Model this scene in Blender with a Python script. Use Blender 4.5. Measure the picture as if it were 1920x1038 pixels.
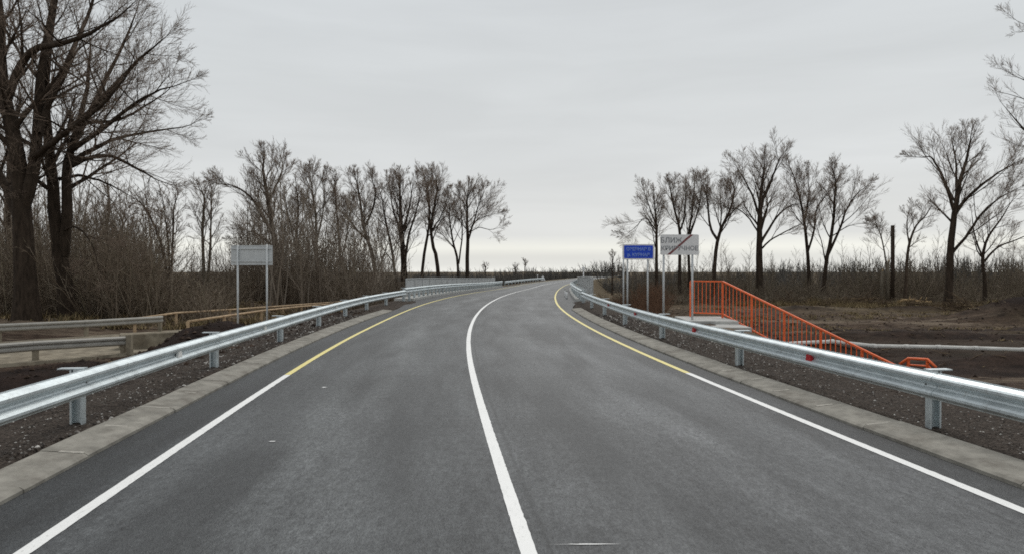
import bpy, math, random
import numpy as np
from mathutils import Vector, noise as mnoise

# ------------------------------------------------------------------ scene, camera, world, sun
for o in list(bpy.data.objects):
    bpy.data.objects.remove(o)
sc = bpy.context.scene
COL = sc.collection
EYE, FPX, HORY = 1.85, 1200.0, 508.0          # eye height (m), focal length and horizon row of the 1920 px photograph

cam = bpy.data.cameras.new('camera')
camo = bpy.data.objects.new('camera', cam)
COL.objects.link(camo)
cam.sensor_width = 36.0
cam.lens = FPX / 1920 * 36.0
cam.clip_start = 0.05
cam.clip_end = 9000
camo.location = (0, 0, EYE)
camo.rotation_euler = (math.radians(90) - math.atan((519 - HORY) / FPX), 0, 0)
sc.camera = camo

SUN_EL, SUN_AZ = math.radians(52), math.radians(12)
world = bpy.data.worlds.new('World')
sc.world = world
world.use_nodes = True
wn, wl = world.node_tree.nodes, world.node_tree.links
wn.clear()
out = wn.new('ShaderNodeOutputWorld')
bg = wn.new('ShaderNodeBackground')
sky = wn.new('ShaderNodeTexSky')
sky.sky_type = 'NISHITA'
sky.sun_disc = False
sky.sun_elevation = SUN_EL
sky.sun_rotation = SUN_AZ
sky.dust_density = 4.0
tc = wn.new('ShaderNodeTexCoord')
sep = wn.new('ShaderNodeSeparateXYZ')
wl.new(tc.outputs['Generated'], sep.inputs[0])
ramp = wn.new('ShaderNodeValToRGB')           # the overcast deck, by height above the horizon
r = ramp.color_ramp
r.elements[0].position = 0.0
r.elements[0].color = (0.92, 0.915, 0.86, 1)
r.elements[1].position = 1.0
r.elements[1].color = (0.66, 0.68, 0.70, 1)
for p, c in ((0.010, (0.80, 0.80, 0.76, 1)), (0.022, (0.78, 0.78, 0.74, 1)), (0.036, (0.93, 0.93, 0.86, 1)), (0.055, (0.755, 0.765, 0.75, 1)), (0.16, (0.695, 0.715, 0.718, 1)),
             (0.28, (0.655, 0.682, 0.69, 1)), (0.40, (0.62, 0.65, 0.668, 1))):
    e = r.elements.new(p)
    e.color = c
wl.new(sep.outputs['Z'], ramp.inputs[0])
mp = wn.new('ShaderNodeMapping')
mp.inputs['Scale'].default_value = (1.6, 1.6, 11.0)
wl.new(tc.outputs['Generated'], mp.inputs[0])
n1 = wn.new('ShaderNodeTexNoise')
n1.inputs['Scale'].default_value = 1.7
n1.inputs['Detail'].default_value = 5
n1.inputs['Roughness'].default_value = 0.5
n1.inputs['Distortion'].default_value = 0.4
wl.new(mp.outputs[0], n1.inputs['Vector'])
mr = wn.new('ShaderNodeMapRange')
mr.inputs[1].default_value = 0.3
mr.inputs[2].default_value = 0.7
mr.inputs[3].default_value = 0.97
mr.inputs[4].default_value = 1.07
wl.new(n1.outputs['Fac'], mr.inputs[0])
mul = wn.new('ShaderNodeVectorMath')
mul.operation = 'SCALE'
wl.new(ramp.outputs[0], mul.inputs[0])
wl.new(mr.outputs[0], mul.inputs['Scale'])
nsc = wn.new('ShaderNodeVectorMath')
nsc.operation = 'SCALE'
nsc.inputs['Scale'].default_value = 0.08
wl.new(sky.outputs[0], nsc.inputs[0])
mixw = wn.new('ShaderNodeMix')
mixw.data_type = 'RGBA'
mixw.inputs[0].default_value = 0.95           # thick cloud in front of the clear sky
wl.new(nsc.outputs[0], mixw.inputs[6])
wl.new(mul.outputs[0], mixw.inputs[7])
wl.new(mixw.outputs[2], bg.inputs[0])
bg.inputs[1].default_value = 1.0
wl.new(bg.outputs[0], out.inputs[0])

sun = bpy.data.lights.new('sun', 'SUN')
sun.energy = 1.4
sun.angle = math.radians(28)
sun.color = (1.0, 0.97, 0.92)
suno = bpy.data.objects.new('sun', sun)
COL.objects.link(suno)
suno.rotation_euler = (math.radians(90) - SUN_EL, 0, math.pi - SUN_AZ)
suno.location = (0, 0, 60)

sc.render.engine = 'CYCLES'
vs = sc.view_settings
vs.view_transform = 'Standard'
vs.look = 'None'
vs.exposure = 0.0
vs.gamma = 1.0
vs.use_curve_mapping = False
sc.cycles.use_denoising = False
sc.cycles.max_bounces = 5
sc.cycles.filter_width = 1.7

# ------------------------------------------------------------------ helpers
rng0 = np.random.default_rng(7)


def px(x, y, d, dd=0.0):
    """world point seen at photograph pixel x, y when it stands d metres ahead"""
    D = d + dd
    return ((x - 960) * D / FPX, D, EYE - (y - HORY) * D / FPX)


def mk_mesh(name, verts, faces, smooth=False):
    me = bpy.data.meshes.new(name)
    me.from_pydata(verts, [], faces)
    if smooth:
        me.polygons.foreach_set('use_smooth', [True] * len(me.polygons))
    me.update()
    return me


def np_mesh(name, V, F, smooth=True):
    """V (n,3) and F (m,k) numpy arrays, all faces with k corners"""
    me = bpy.data.meshes.new(name)
    m, k = F.shape
    me.vertices.add(len(V))
    me.vertices.foreach_set('co', np.ascontiguousarray(V, np.float32).ravel())
    me.loops.add(m * k)
    me.loops.foreach_set('vertex_index', np.ascontiguousarray(F, np.int32).ravel())
    me.polygons.add(m)
    me.polygons.foreach_set('loop_start', np.arange(0, m * k, k, dtype=np.int32))
    me.polygons.foreach_set('use_smooth', np.full(m, smooth))
    me.update(calc_edges=True)
    return me


def link(name, me, mat=None, parent=None, loc=None, rot=None):
    o = bpy.data.objects.new(name, me)
    COL.objects.link(o)
    if mat is not None and me is not None and not me.materials:
        me.materials.append(mat)
    if parent is not None:
        o.parent = parent
    if loc is not None:
        o.location = loc
    if rot is not None:
        o.rotation_euler = rot
    return o


def tag(o, label=None, cat=None, group=None, kind=None):
    if label:
        o['label'] = label
    if cat:
        o['category'] = cat
    if group:
        o['group'] = group
    if kind:
        o['kind'] = kind
    return o


def thing(name, label, cat, loc=(0, 0, 0), rz=0.0, group=None, kind=None):
    o = link(name, None, loc=loc, rot=(0, 0, rz))
    o.empty_display_size = 0.3
    return tag(o, label, cat, group, kind)


def structure(name):
    return tag(link(name, None), kind='structure')


class MB:
    """collects boxes, prisms and tubes into one mesh"""
    def __init__(s):
        s.v, s.f = [], []

    def add(s, vs_, fs_):
        b = len(s.v)
        s.v += [tuple(v) for v in vs_]
        s.f += [tuple(b + i for i in f) for f in fs_]
        return s

    def box(s, x0, x1, y0, y1, z0, z1, bev=0.0):
        if bev <= 0:
            return s.add([(x0, y0, z0), (x1, y0, z0), (x1, y1, z0), (x0, y1, z0), (x0, y0, z1), (x1, y0, z1), (x1, y1, z1), (x0, y1, z1)],
                         [(0, 3, 2, 1), (4, 5, 6, 7), (0, 1, 5, 4), (1, 2, 6, 5), (2, 3, 7, 6), (3, 0, 4, 7)])
        b = bev
        lo = [(x0, y0), (x1, y0), (x1, y1), (x0, y1)]
        hi = [(x0 + b, y0 + b), (x1 - b, y0 + b), (x1 - b, y1 - b), (x0 + b, y1 - b)]
        v = [(x, y, z0) for x, y in lo] + [(x, y, z1 - b) for x, y in lo] + [(x, y, z1) for x, y in hi]
        f = [(0, 3, 2, 1), (8, 9, 10, 11)]
        for i in range(4):
            j = (i + 1) % 4
            f += [(i, j, 4 + j, 4 + i), (4 + i, 4 + j, 8 + j, 8 + i)]
        return s.add(v, f)

    def bar(s, a, b, w, h=None, up=(0, 0, 1)):
        """rectangular bar from a to b, w wide, h high"""
        h = h or w
        a, b = Vector(a), Vector(b)
        t = (b - a).normalized()
        u = t.cross(Vector(up))
        if u.length < 1e-4:
            u = t.cross(Vector((1, 0, 0)))
        u.normalize()
        n = u.cross(t)
        v = []
        for p in (a, b):
            v += [p + u * w / 2 * i + n * h / 2 * j for i, j in ((-1, -1), (1, -1), (1, 1), (-1, 1))]
        return s.add(v, [(0, 1, 2, 3), (7, 6, 5, 4), (0, 4, 5, 1), (1, 5, 6, 2), (2, 6, 7, 3), (3, 7, 4, 0)])

    def tube(s, pts, r, k=10, cap=True):
        pts = [Vector(p) for p in pts]
        n = len(pts)
        rs = r if isinstance(r, (list, tuple)) else [r] * n
        ref = Vector((0.13, 0.31, 0.94))
        v = []
        for i, p in enumerate(pts):
            t = (pts[min(i + 1, n - 1)] - pts[max(i - 1, 0)]).normalized()
            if abs(t.dot(ref)) > 0.95:
                rf = Vector((1, 0.2, 0))
            else:
                rf = ref
            u = t.cross(rf).normalized()
            w = t.cross(u)
            v += [p + (u * math.cos(2 * math.pi * j / k) + w * math.sin(2 * math.pi * j / k)) * rs[i] for j in range(k)]
        f = []
        for i in range(n - 1):
            for j in range(k):
                j2 = (j + 1) % k
                f.append((i * k + j, i * k + j2, (i + 1) * k + j2, (i + 1) * k + j))
        if cap:
            f.append(tuple(range(k - 1, -1, -1)))
            f.append(tuple((n - 1) * k + j for j in range(k)))
        return s.add(v, f)

    def mesh(s, name, smooth=False):
        return mk_mesh(name, s.v, s.f, smooth)

    def build(s, name, mat, parent=None, smooth=False, loc=None, rot=None):
        return link(name, s.mesh(name, smooth), mat, parent, loc, rot)


# ------------------------------------------------------------------ materials
def new_mat(name):
    m = bpy.data.materials.new(name)
    m.use_nodes = True
    nt = m.node_tree
    b = nt.nodes['Principled BSDF']
    return m, nt.nodes, nt.links, b


def ramp_node(N, stops):
    rp = N.new('ShaderNodeValToRGB')
    el = rp.color_ramp.elements
    el[0].position, el[0].color = stops[0][0], (*stops[0][1], 1)
    el[1].position, el[1].color = stops[-1][0], (*stops[-1][1], 1)
    for p, c in stops[1:-1]:
        e = el.new(p)
        e.color = (*c, 1)
    return rp


def mix_node(N, L, fac, a, b, mode='MIX'):
    m = N.new('ShaderNodeMix')
    m.data_type = 'RGBA'
    m.blend_type = mode
    for sock, val in ((m.inputs[0], fac), (m.inputs[6], a), (m.inputs[7], b)):
        if hasattr(val, 'is_output'):
            L.new(val, sock)
        elif isinstance(val, (int, float)):
            sock.default_value = val
        else:
            sock.default_value = (*val, 1) if len(val) == 3 else val
    return m.outputs[2]


def noise_node(N, L, vec, scale, detail=4, rough=0.55, dist=0.0):
    n = N.new('ShaderNodeTexNoise')
    n.inputs['Scale'].default_value = scale
    n.inputs['Detail'].default_value = detail
    n.inputs['Roughness'].default_value = rough
    n.inputs['Distortion'].default_value = dist
    if vec is not None:
        L.new(vec, n.inputs['Vector'])
    return n.outputs['Fac']


def maprange(N, L, v, a, b, c=0.0, d=1.0):
    m = N.new('ShaderNodeMapRange')
    L.new(v, m.inputs[0])
    for i, q in enumerate((a, b, c, d)):
        m.inputs[i + 1].default_value = q
    return m.outputs[0]


def bump(N, L, b, h, strength, dist):
    bn = N.new('ShaderNodeBump')
    bn.inputs['Strength'].default_value = strength
    bn.inputs['Distance'].default_value = dist
    L.new(h, bn.inputs['Height'])
    L.new(bn.outputs[0], b.inputs['Normal'])


def geo_pos(N):
    return N.new('ShaderNodeNewGeometry').outputs['Position']


def mapping(N, L, vec, scale):
    m = N.new('ShaderNodeMapping')
    m.inputs['Scale'].default_value = scale
    L.new(vec, m.inputs[0])
    return m.outputs[0]


def simple(name, col, rough=0.6, metal=0.0, nscale=6.0, var=0.25, bumpd=0.0, spec=0.5, dirt=None):
    m, N, L, b = new_mat(name)
    g = geo_pos(N)
    n = noise_node(N, L, g, nscale, 5, 0.6)
    lo = tuple(c * (1 - var) for c in col)
    hi = tuple(min(1, c * (1 + var)) for c in col)
    rp = ramp_node(N, [(0.3, lo), (0.7, hi)])
    L.new(n, rp.inputs[0])
    c = rp.outputs[0]
    if dirt:
        n2 = noise_node(N, L, g, nscale * 0.37, 6, 0.7)
        c = mix_node(N, L, maprange(N, L, n2, 0.5, 0.72, 0, dirt[1]), c, dirt[0])
    L.new(c, b.inputs['Base Color'])
    b.inputs['Roughness'].default_value = rough
    b.inputs['Metallic'].default_value = metal
    b.inputs['Specular IOR Level'].default_value = spec
    if bumpd:
        bump(N, L, b, noise_node(N, L, g, nscale * 5, 4, 0.6), 0.6, bumpd)
    return m


def asphalt_mat():
    m, N, L, b = new_mat('asphalt')
    uvn = N.new('ShaderNodeUVMap')
    uv = uvn.outputs[0]
    sp = N.new('ShaderNodeSeparateXYZ')
    L.new(uv, sp.inputs[0])
    g = geo_pos(N)
    # the travelled lanes are paler with dust than the shoulder strips outside the edge lines
    wob = noise_node(N, L, g, 0.9, 3)
    u = N.new('ShaderNodeMath')
    u.operation = 'MULTIPLY_ADD'
    L.new(wob, u.inputs[0])
    u.inputs[1].default_value = 0.35
    L.new(sp.outputs[0], u.inputs[2])
    lane = ramp_node(N, [(0.0, (0.028, 0.030, 0.032)), (0.125, (0.034, 0.036, 0.038)), (0.150, (0.080, 0.082, 0.084)),
                         (0.24, (0.085, 0.087, 0.088)), (0.33, (0.112, 0.114, 0.115)), (0.43, (0.086, 0.088, 0.090)), (0.52, (0.086, 0.087, 0.089)), (0.60, (0.112, 0.112, 0.113)), (0.68, (0.100, 0.100, 0.102)),
                         (0.77, (0.128, 0.128, 0.130)), (0.875, (0.096, 0.096, 0.098)), (0.90, (0.052, 0.053, 0.055)), (1.0, (0.046, 0.047, 0.049))])
    un = maprange(N, L, u.outputs[0], -4.5, 5.1)
    L.new(un, lane.inputs[0])
    # broad stains, stretched along the road
    st = noise_node(N, L, mapping(N, L, uv, (0.9, 0.16, 1)), 1.2, 5, 0.6, 0.3)
    c = mix_node(N, L, 1.0, lane.outputs[0], ramp2(N, L, st, 0.38, 0.64, (0.58, 0.58, 0.59), (1.55, 1.55, 1.55)), 'MULTIPLY')
    st3 = noise_node(N, L, mapping(N, L, uv, (0.12, 0.9, 1)), 0.6, 4, 0.6, 0.6)
    c = mix_node(N, L, 1.0, c, ramp2(N, L, st3, 0.35, 0.7, (0.88, 0.88, 0.88), (1.2, 1.2, 1.2)), 'MULTIPLY')
    # blotches of the paving and grains of stone
    gm = mapping(N, L, g, (1, 0.42, 1))
    bl = noise_node(N, L, gm, 17.0, 6, 0.8)
    c = mix_node(N, L, 1.0, c, ramp2(N, L, bl, 0.36, 0.66, (0.50, 0.50, 0.51), (1.42, 1.42, 1.42)), 'MULTIPLY')
    gr = noise_node(N, L, gm, 55.0, 3, 0.8)
    c = mix_node(N, L, 1.0, c, ramp2(N, L, gr, 0.34, 0.68, (0.50, 0.50, 0.51), (1.50, 1.50, 1.48)), 'MULTIPLY')
    # wheel tracks, polished darker, and scattered oil drips
    for uc in (-2.55, -0.95, 1.15, 2.95):
        sb = N.new('ShaderNodeMath')
        sb.operation = 'SUBTRACT'
        L.new(u.outputs[0], sb.inputs[0])
        sb.inputs[1].default_value = uc + 0.17
        ab = N.new('ShaderNodeMath')
        ab.operation = 'ABSOLUTE'
        L.new(sb.outputs[0], ab.inputs[0])
        c = mix_node(N, L, maprange(N, L, ab.outputs[0], 0.08, 0.45, 0.34, 0.0), c, (0.045, 0.046, 0.048))
    dr_ = noise_node(N, L, g, 2.3, 2, 0.5, 0.2)
    c = mix_node(N, L, maprange(N, L, dr_, 0.68, 0.76, 0, 0.35), c, (0.03, 0.03, 0.031))
    vo = N.new('ShaderNodeTexVoronoi')
    vo.inputs['Scale'].default_value = 95
    L.new(g, vo.inputs['Vector'])
    c = mix_node(N, L, maprange(N, L, vo.outputs['Color'], 0.72, 0.95, 0, 0.35), c, (0.17, 0.17, 0.165))
    # paving joint beside the centre line and a second one in the right lane
    for uc, wd_, am in ((0.15, 0.035, 0.5), (3.62, 0.03, 0.35), (-3.62, 0.05, 0.35)):
        sb = N.new('ShaderNodeMath')
        sb.operation = 'SUBTRACT'
        L.new(sp.outputs[0], sb.inputs[0])
        sb.inputs[1].default_value = uc
        ab = N.new('ShaderNodeMath')
        ab.operation = 'ABSOLUTE'
        L.new(sb.outputs[0], ab.inputs[0])
        c = mix_node(N, L, maprange(N, L, ab.outputs[0], 0.0, wd_, am, 0.0), c, (0.022, 0.022, 0.023))
    c = mix_node(N, L, 1.0, c, (0.76, 0.79, 0.80), 'MULTIPLY')
    L.new(c, b.inputs['Base Color'])
    b.inputs['Roughness'].default_value = 0.58
    b.inputs['Specular IOR Level'].default_value = 0.42
    bump(N, L, b, vo.outputs['Distance'], 0.7, 0.006)
    return m


def ramp2(N, L, v, a, b_, ca, cb):
    rp = ramp_node(N, [(a, ca), (b_, cb)])
    L.new(v, rp.inputs[0])
    return rp.outputs[0]


def paint_mat(name, col, worn):
    m, N, L, b = new_mat(name)
    g = geo_pos(N)
    n = noise_node(N, L, g, 40, 5, 0.75)
    n2 = noise_node(N, L, g, 2.2, 3, 0.6)
    c = mix_node(N, L, maprange(N, L, n, 0.5, 0.8, 0, 0.5), col, tuple(x * 0.72 for x in col))
    c = mix_node(N, L, maprange(N, L, n2, 0.4, 0.8, 0, 0.25), c, worn)
    vo = N.new('ShaderNodeTexVoronoi')
    vo.inputs['Scale'].default_value = 90
    L.new(g, vo.inputs['Vector'])
    c = mix_node(N, L, maprange(N, L, vo.outputs['Color'], 0.86, 0.95, 0, 0.6), c, (0.22, 0.22, 0.22))
    n3 = noise_node(N, L, mapping(N, L, g, (3, 0.5, 1)), 5, 5, 0.7)
    c = mix_node(N, L, maprange(N, L, n3, 0.56, 0.75, 0, 0.45), c, tuple(x * 0.55 for x in col))
    L.new(c, b.inputs['Base Color'])
    b.inputs['Roughness'].default_value = 0.55
    bump(N, L, b, n, 0.4, 0.003)
    return m


def ground_mat():
    """bare dark soil, dry tan streaks of wheel tracks, pale dead grass and rusty loam"""
    m, N, L, b = new_mat('bare_soil')
    g = geo_pos(N)
    big = noise_node(N, L, g, 0.16, 6, 0.6, 0.5)
    mid = noise_node(N, L, g, 1.3, 6, 0.65, 0.3)
    fine = noise_node(N, L, g, 11, 5, 0.7)
    streak = noise_node(N, L, mapping(N, L, g, (0.06, 0.40, 1)), 1.0, 5, 0.62, 0.9)
    c = ramp2(N, L, mid, 0.3, 0.7, (0.022, 0.014, 0.010), (0.100, 0.068, 0.049))
    c = mix_node(N, L, maprange(N, L, streak, 0.49, 0.58, 0, 0.85), c, (0.19, 0.148, 0.108))
    c = mix_node(N, L, maprange(N, L, big, 0.53, 0.70, 0, 0.55), c, (0.075, 0.060, 0.032))
    at = N.new('ShaderNodeAttribute')
    at.attribute_name = 'zone'
    sp = N.new('ShaderNodeSeparateColor')
    L.new(at.outputs['Color'], sp.inputs[0])
    # zone red: grey-brown gravel verge; green: fields beyond; blue: heaps of freshly dug dark loam
    vf = noise_node(N, L, g, 34, 4, 0.75)
    ver = ramp2(N, L, vf, 0.38, 0.64, (0.022, 0.017, 0.014), (0.115, 0.094, 0.078))
    c = mix_node(N, L, sp.outputs[0], c, ver)
    fld = ramp2(N, L, mid, 0.35, 0.68, (0.070, 0.053, 0.034), (0.150, 0.115, 0.068))
    c = mix_node(N, L, sp.outputs[1], c, fld)
    loam = ramp2(N, L, mid, 0.32, 0.72, (0.010, 0.0065, 0.0055), (0.036, 0.022, 0.017))
    c = mix_node(N, L, sp.outputs[2], c, loam)
    c = mix_node(N, L, 1.0, c, ramp2(N, L, fine, 0.3, 0.7, (0.68, 0.68, 0.68), (1.3, 1.3, 1.3)), 'MULTIPLY')
    L.new(c, b.inputs['Base Color'])
    b.inputs['Roughness'].default_value = 0.95
    b.inputs['Specular IOR Level'].default_value = 0.12
    ad = N.new('ShaderNodeMath')
    ad.operation = 'ADD'
    L.new(mid, ad.inputs[0])
    L.new(fine, ad.inputs[1])
    bump(N, L, b, ad.outputs[0], 0.9, 0.09)
    return m


def island_mat(name, cols, rough=0.9):
    """each loose piece of the mesh takes its own colour from the ramp"""
    m, N, L, b = new_mat(name)
    gn = N.new('ShaderNodeNewGeometry')
    k = len(cols)
    rp = ramp_node(N, [(i / (k - 1), c) for i, c in enumerate(cols)])
    L.new(gn.outputs['Random Per Island'], rp.inputs[0])
    L.new(rp.outputs[0], b.inputs['Base Color'])
    b.inputs['Roughness'].default_value = rough
    b.inputs['Specular IOR Level'].default_value = 0.15
    return m


def bark_mat(name, a, b_, scale=7):
    m, N, L, b = new_mat(name)
    g = geo_pos(N)
    n = noise_node(N, L, mapping(N, L, g, (1, 1, 0.22)), scale, 5, 0.7)
    L.new(ramp2(N, L, n, 0.3, 0.7, a, b_), b.inputs['Base Color'])
    b.inputs['Roughness'].default_value = 0.95
    b.inputs['Specular IOR Level'].default_value = 0.1
    bump(N, L, b, n, 0.8, 0.03)
    return m


def steel_mat(name, col, rough=0.42, metal=0.75):
    m, N, L, b = new_mat(name)
    g = geo_pos(N)
    sp = N.new('ShaderNodeTexVoronoi')
    sp.inputs['Scale'].default_value = 38
    L.new(g, sp.inputs['Vector'])
    n = noise_node(N, L, g, 3.2, 6, 0.7)
    st = noise_node(N, L, mapping(N, L, g, (6, 6, 0.9)), 2.0, 4, 0.7)
    c = ramp2(N, L, n, 0.3, 0.72, tuple(x * 0.82 for x in col), tuple(min(1, x * 1.12) for x in col))
    c = mix_node(N, L, 1.0, c, ramp2(N, L, sp.outputs['Color'], 0.1, 0.9, (0.93, 0.93, 0.94), (1.06, 1.06, 1.06)), 'MULTIPLY')
    c = mix_node(N, L, maprange(N, L, st, 0.56, 0.80, 0, 0.55), c, (0.30, 0.28, 0.25))
    L.new(c, b.inputs['Base Color'])
    L.new(maprange(N, L, n, 0.3, 0.7, rough - 0.08, rough + 0.14), b.inputs['Roughness'])
    b.inputs['Metallic'].default_value = metal
    return m


M = {}
M['asphalt'] = asphalt_mat()
M['white_paint'] = paint_mat('white_road_paint', (0.84, 0.84, 0.82), (0.68, 0.68, 0.66))
M['yellow_paint'] = paint_mat('yellow_road_paint', (0.79, 0.68, 0.24), (0.74, 0.70, 0.48))
M['soil'] = ground_mat()
M['kerb'] = simple('kerb_concrete', (0.255, 0.242, 0.212), 0.9, 0, 5.0, 0.28, 0.004, 0.2, ((0.10, 0.085, 0.07), 0.7))
M['mortar'] = simple('mortar', (0.38, 0.36, 0.32), 0.95, 0, 20, 0.25, 0.003, 0.2)
M['concrete'] = simple('pale_concrete', (0.44, 0.44, 0.42), 0.9, 0, 2.4, 0.18, 0.004, 0.25, ((0.22, 0.20, 0.17), 0.5))
M['old_concrete'] = simple('old_concrete', (0.235, 0.205, 0.155), 0.95, 0, 3.0, 0.35, 0.006, 0.2, ((0.10, 0.075, 0.05), 0.7))
M['steel'] = steel_mat('galvanised_steel', (0.60, 0.655, 0.67), 0.48)
M['old_steel'] = steel_mat('weathered_steel', (0.36, 0.345, 0.31), 0.65, 0.25)
M['sign_back'] = steel_mat('sign_back_steel', (0.56, 0.58, 0.58), 0.55, 0.25)
M['parapet'] = simple('parapet_paint', (0.40, 0.41, 0.41), 0.6, 0.1, 2.0, 0.14, 0, 0.4, ((0.28, 0.27, 0.25), 0.4))
M['orange'] = simple('orange_railing_paint', (0.82, 0.15, 0.038), 0.5, 0, 7, 0.15, 0, 0.45, ((0.42, 0.10, 0.05), 0.5))
M['ochre'] = simple('faded_ochre_paint', (0.46, 0.335, 0.21), 0.75, 0, 4, 0.3, 0, 0.3, ((0.20, 0.12, 0.07), 0.7))
M['red'] = simple('red_reflector', (0.42, 0.012, 0.018), 0.35, 0, 30, 0.2)
M['white_reflector'] = simple('white_reflector', (0.82, 0.82, 0.80), 0.3, 0, 30, 0.08)
M['blue'] = simple('blue_sign_face', (0.006, 0.062, 0.56), 0.45, 0, 8, 0.1, 0, 0.4)
M['letter_blue'] = simple('pale_lettering', (0.22, 0.33, 0.66), 0.5, 0, 20, 0.1)
M['white'] = simple('white_sign_face', (0.74, 0.74, 0.74), 0.5, 0, 5, 0.06, 0, 0.4)
M['letter_black'] = simple('dark_lettering', (0.22, 0.23, 0.24), 0.5, 0, 20, 0.1)
M['strike'] = simple('red_strike', (0.20, 0.055, 0.055), 0.5, 0, 20, 0.15)
M['pipe'] = simple('white_pipe', (0.66, 0.65, 0.61), 0.55, 0, 1.6, 0.12, 0, 0.4, ((0.30, 0.25, 0.19), 0.5))
M['bolt'] = simple('dark_bolt', (0.12, 0.12, 0.12), 0.5, 0.6, 30, 0.2)
M['bark'] = bark_mat('dark_bark', (0.020, 0.015, 0.011), (0.070, 0.052, 0.039))
M['bark_brown'] = bark_mat('brown_bark', (0.040, 0.029, 0.021), (0.115, 0.086, 0.064))
M['bark_pale'] = bark_mat('pale_bark', (0.085, 0.070, 0.052), (0.19, 0.165, 0.13))
M['twig'] = bark_mat('twig_bark', (0.14, 0.105, 0.080), (0.235, 0.182, 0.143), 3)
M['scrub'] = island_mat('scrub_stems', [(0.10, 0.078, 0.058), (0.22, 0.175, 0.13), (0.145, 0.110, 0.080), (0.31, 0.26, 0.205), (0.17, 0.145, 0.10)])
M['scrub_right'] = island_mat('scrub_stems_grey', [(0.08, 0.063, 0.048), (0.17, 0.135, 0.105), (0.125, 0.102, 0.07), (0.21, 0.17, 0.13), (0.12, 0.108, 0.068)])
M['scrub_red'] = island_mat('scrub_stems_red', [(0.11, 0.058, 0.036), (0.20, 0.115, 0.072), (0.14, 0.082, 0.052), (0.08, 0.05, 0.034)])
M['far_wood'] = island_mat('far_wood', [(0.075, 0.070, 0.064), (0.105, 0.097, 0.090), (0.09, 0.086, 0.073), (0.12, 0.11, 0.104)])
M['dry_grass'] = island_mat('dry_grass', [(0.14, 0.10, 0.055), (0.27, 0.20, 0.11), (0.10, 0.085, 0.04), (0.20, 0.15, 0.085)])
M['gravel'] = island_mat('gravel', [(0.035, 0.028, 0.024), (0.10, 0.085, 0.075), (0.06, 0.05, 0.043), (0.16, 0.145, 0.13), (0.075, 0.06, 0.05), (0.045, 0.038, 0.034), (0.22, 0.20, 0.18), (0.62, 0.60, 0.56)])
M['clod'] = island_mat('clods', [(0.012, 0.008, 0.006), (0.045, 0.029, 0.021), (0.025, 0.017, 0.012), (0.075, 0.05, 0.036)])
M['sapling'] = island_mat('sapling_stems', [(0.14, 0.11, 0.085), (0.24, 0.20, 0.16), (0.18, 0.145, 0.112), (0.30, 0.26, 0.215)])
M['brush'] = island_mat('cut_brush', [(0.05, 0.034, 0.024), (0.12, 0.085, 0.055), (0.08, 0.055, 0.036), (0.22, 0.165, 0.10)])
M['wood_cut'] = simple('cut_wood', (0.36, 0.25, 0.13), 0.85, 0, 6, 0.35, 0.004, 0.2)

# ------------------------------------------------------------------ the road line
_d = np.arange(-40, 420, 0.25)
_hd = np.interp(_d, [-40, 5, 10, 13.5, 17.5, 23, 30.7, 39, 49, 65, 85, 100, 150, 420],
                [-0.14, -0.121, -0.106, -0.088, -0.060, -0.027, 0.012, 0.052, 0.074, 0.085, 0.10, 0.13, 0.20, 0.30])
_k = np.ones(17) / 17
_hd = np.convolve(np.pad(_hd, 8, mode='edge'), _k, mode='valid')
_xc = np.concatenate([[0], np.cumsum((_hd[1:] + _hd[:-1]) / 2 * 0.25)])
_xc = _xc - np.interp(4.19, _d, _xc) + 0.11


def xc(d):
    return np.interp(d, _d, _xc)


def head(d):
    return np.interp(d, _d, _hd)


def sstep(a, b, t):
    t = np.clip((np.asarray(t, float) - a) / (b - a), 0, 1)
    return t * t * (3 - 2 * t)


def roadz(d):
    return -0.45 * sstep(40, 94, d)


def rp(d, s, z=0.0):
    """point d metres along, s metres to the right of the centre line, z above the road surface"""
    hh = float(head(d))
    c, sn = math.cos(math.atan(hh)), math.sin(math.atan(hh))
    return (float(xc(d)) + s * c, d - s * sn, float(roadz(d)) + z)


def strip(name, ds, s0, s1, z, mat, parent=None, kind=None, nacross=1, uv=False):
    V, F, U = [], [], []
    f0 = s0 if callable(s0) else (lambda d: s0)
    f1 = s1 if callable(s1) else (lambda d: s1)
    n = nacross
    for d in ds:
        for i in range(n + 1):
            s = f0(d) + (f1(d) - f0(d)) * i / n
            V.append(rp(d, s, z))
            U.append((s, d))
    for j in range(len(ds) - 1):
        for i in range(n):
            a = j * (n + 1) + i
            F.append((a, a + 1, a + n + 2, a + n + 1))
    me = mk_mesh(name, V, F, True)
    if uv:
        ul = me.uv_layers.new(name='UVMap')
        for lp in me.loops:
            ul.data[lp.index].uv = U[lp.vertex_index]
    o = link(name, me, mat, parent)
    if kind:
        o['kind'] = kind
    return o


DS = list(np.arange(-12, 60, 0.8)) + list(np.arange(60, 330, 3.0))
BR0, BR1 = 40.0, 95.0                     # the bridge deck
sl_edge = lambda d: -4.12 - 0.9 * float(sstep(30, 40, d))
sr_edge = lambda d: 4.42 + 0.7 * float(sstep(30, 40, d))
road = strip('road', DS, sl_edge, sr_edge, 0.0, M['asphalt'], None, 'structure', 10, True)

LL = lambda d: -3.30 - 0.28 * float(sstep(20, 40, d))
RL = lambda d: 3.90
W = 0.055


def marking(name, ds, f, mat):
    fine = []
    for a, b in zip(ds[:-1], ds[1:]):
        k = max(1, int((b - a) / 0.05)) if a < 14 and b > 2 else 1
        fine += [a + (b - a) * i / k for i in range(k)]
    fine.append(ds[-1])
    q = random.Random(len(fine))
    return strip(name, fine, lambda d: f(d) - W + q.gauss(0, 0.0012), lambda d: f(d) + W + q.gauss(0, 0.0012), 0.004, mat, road)


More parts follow.
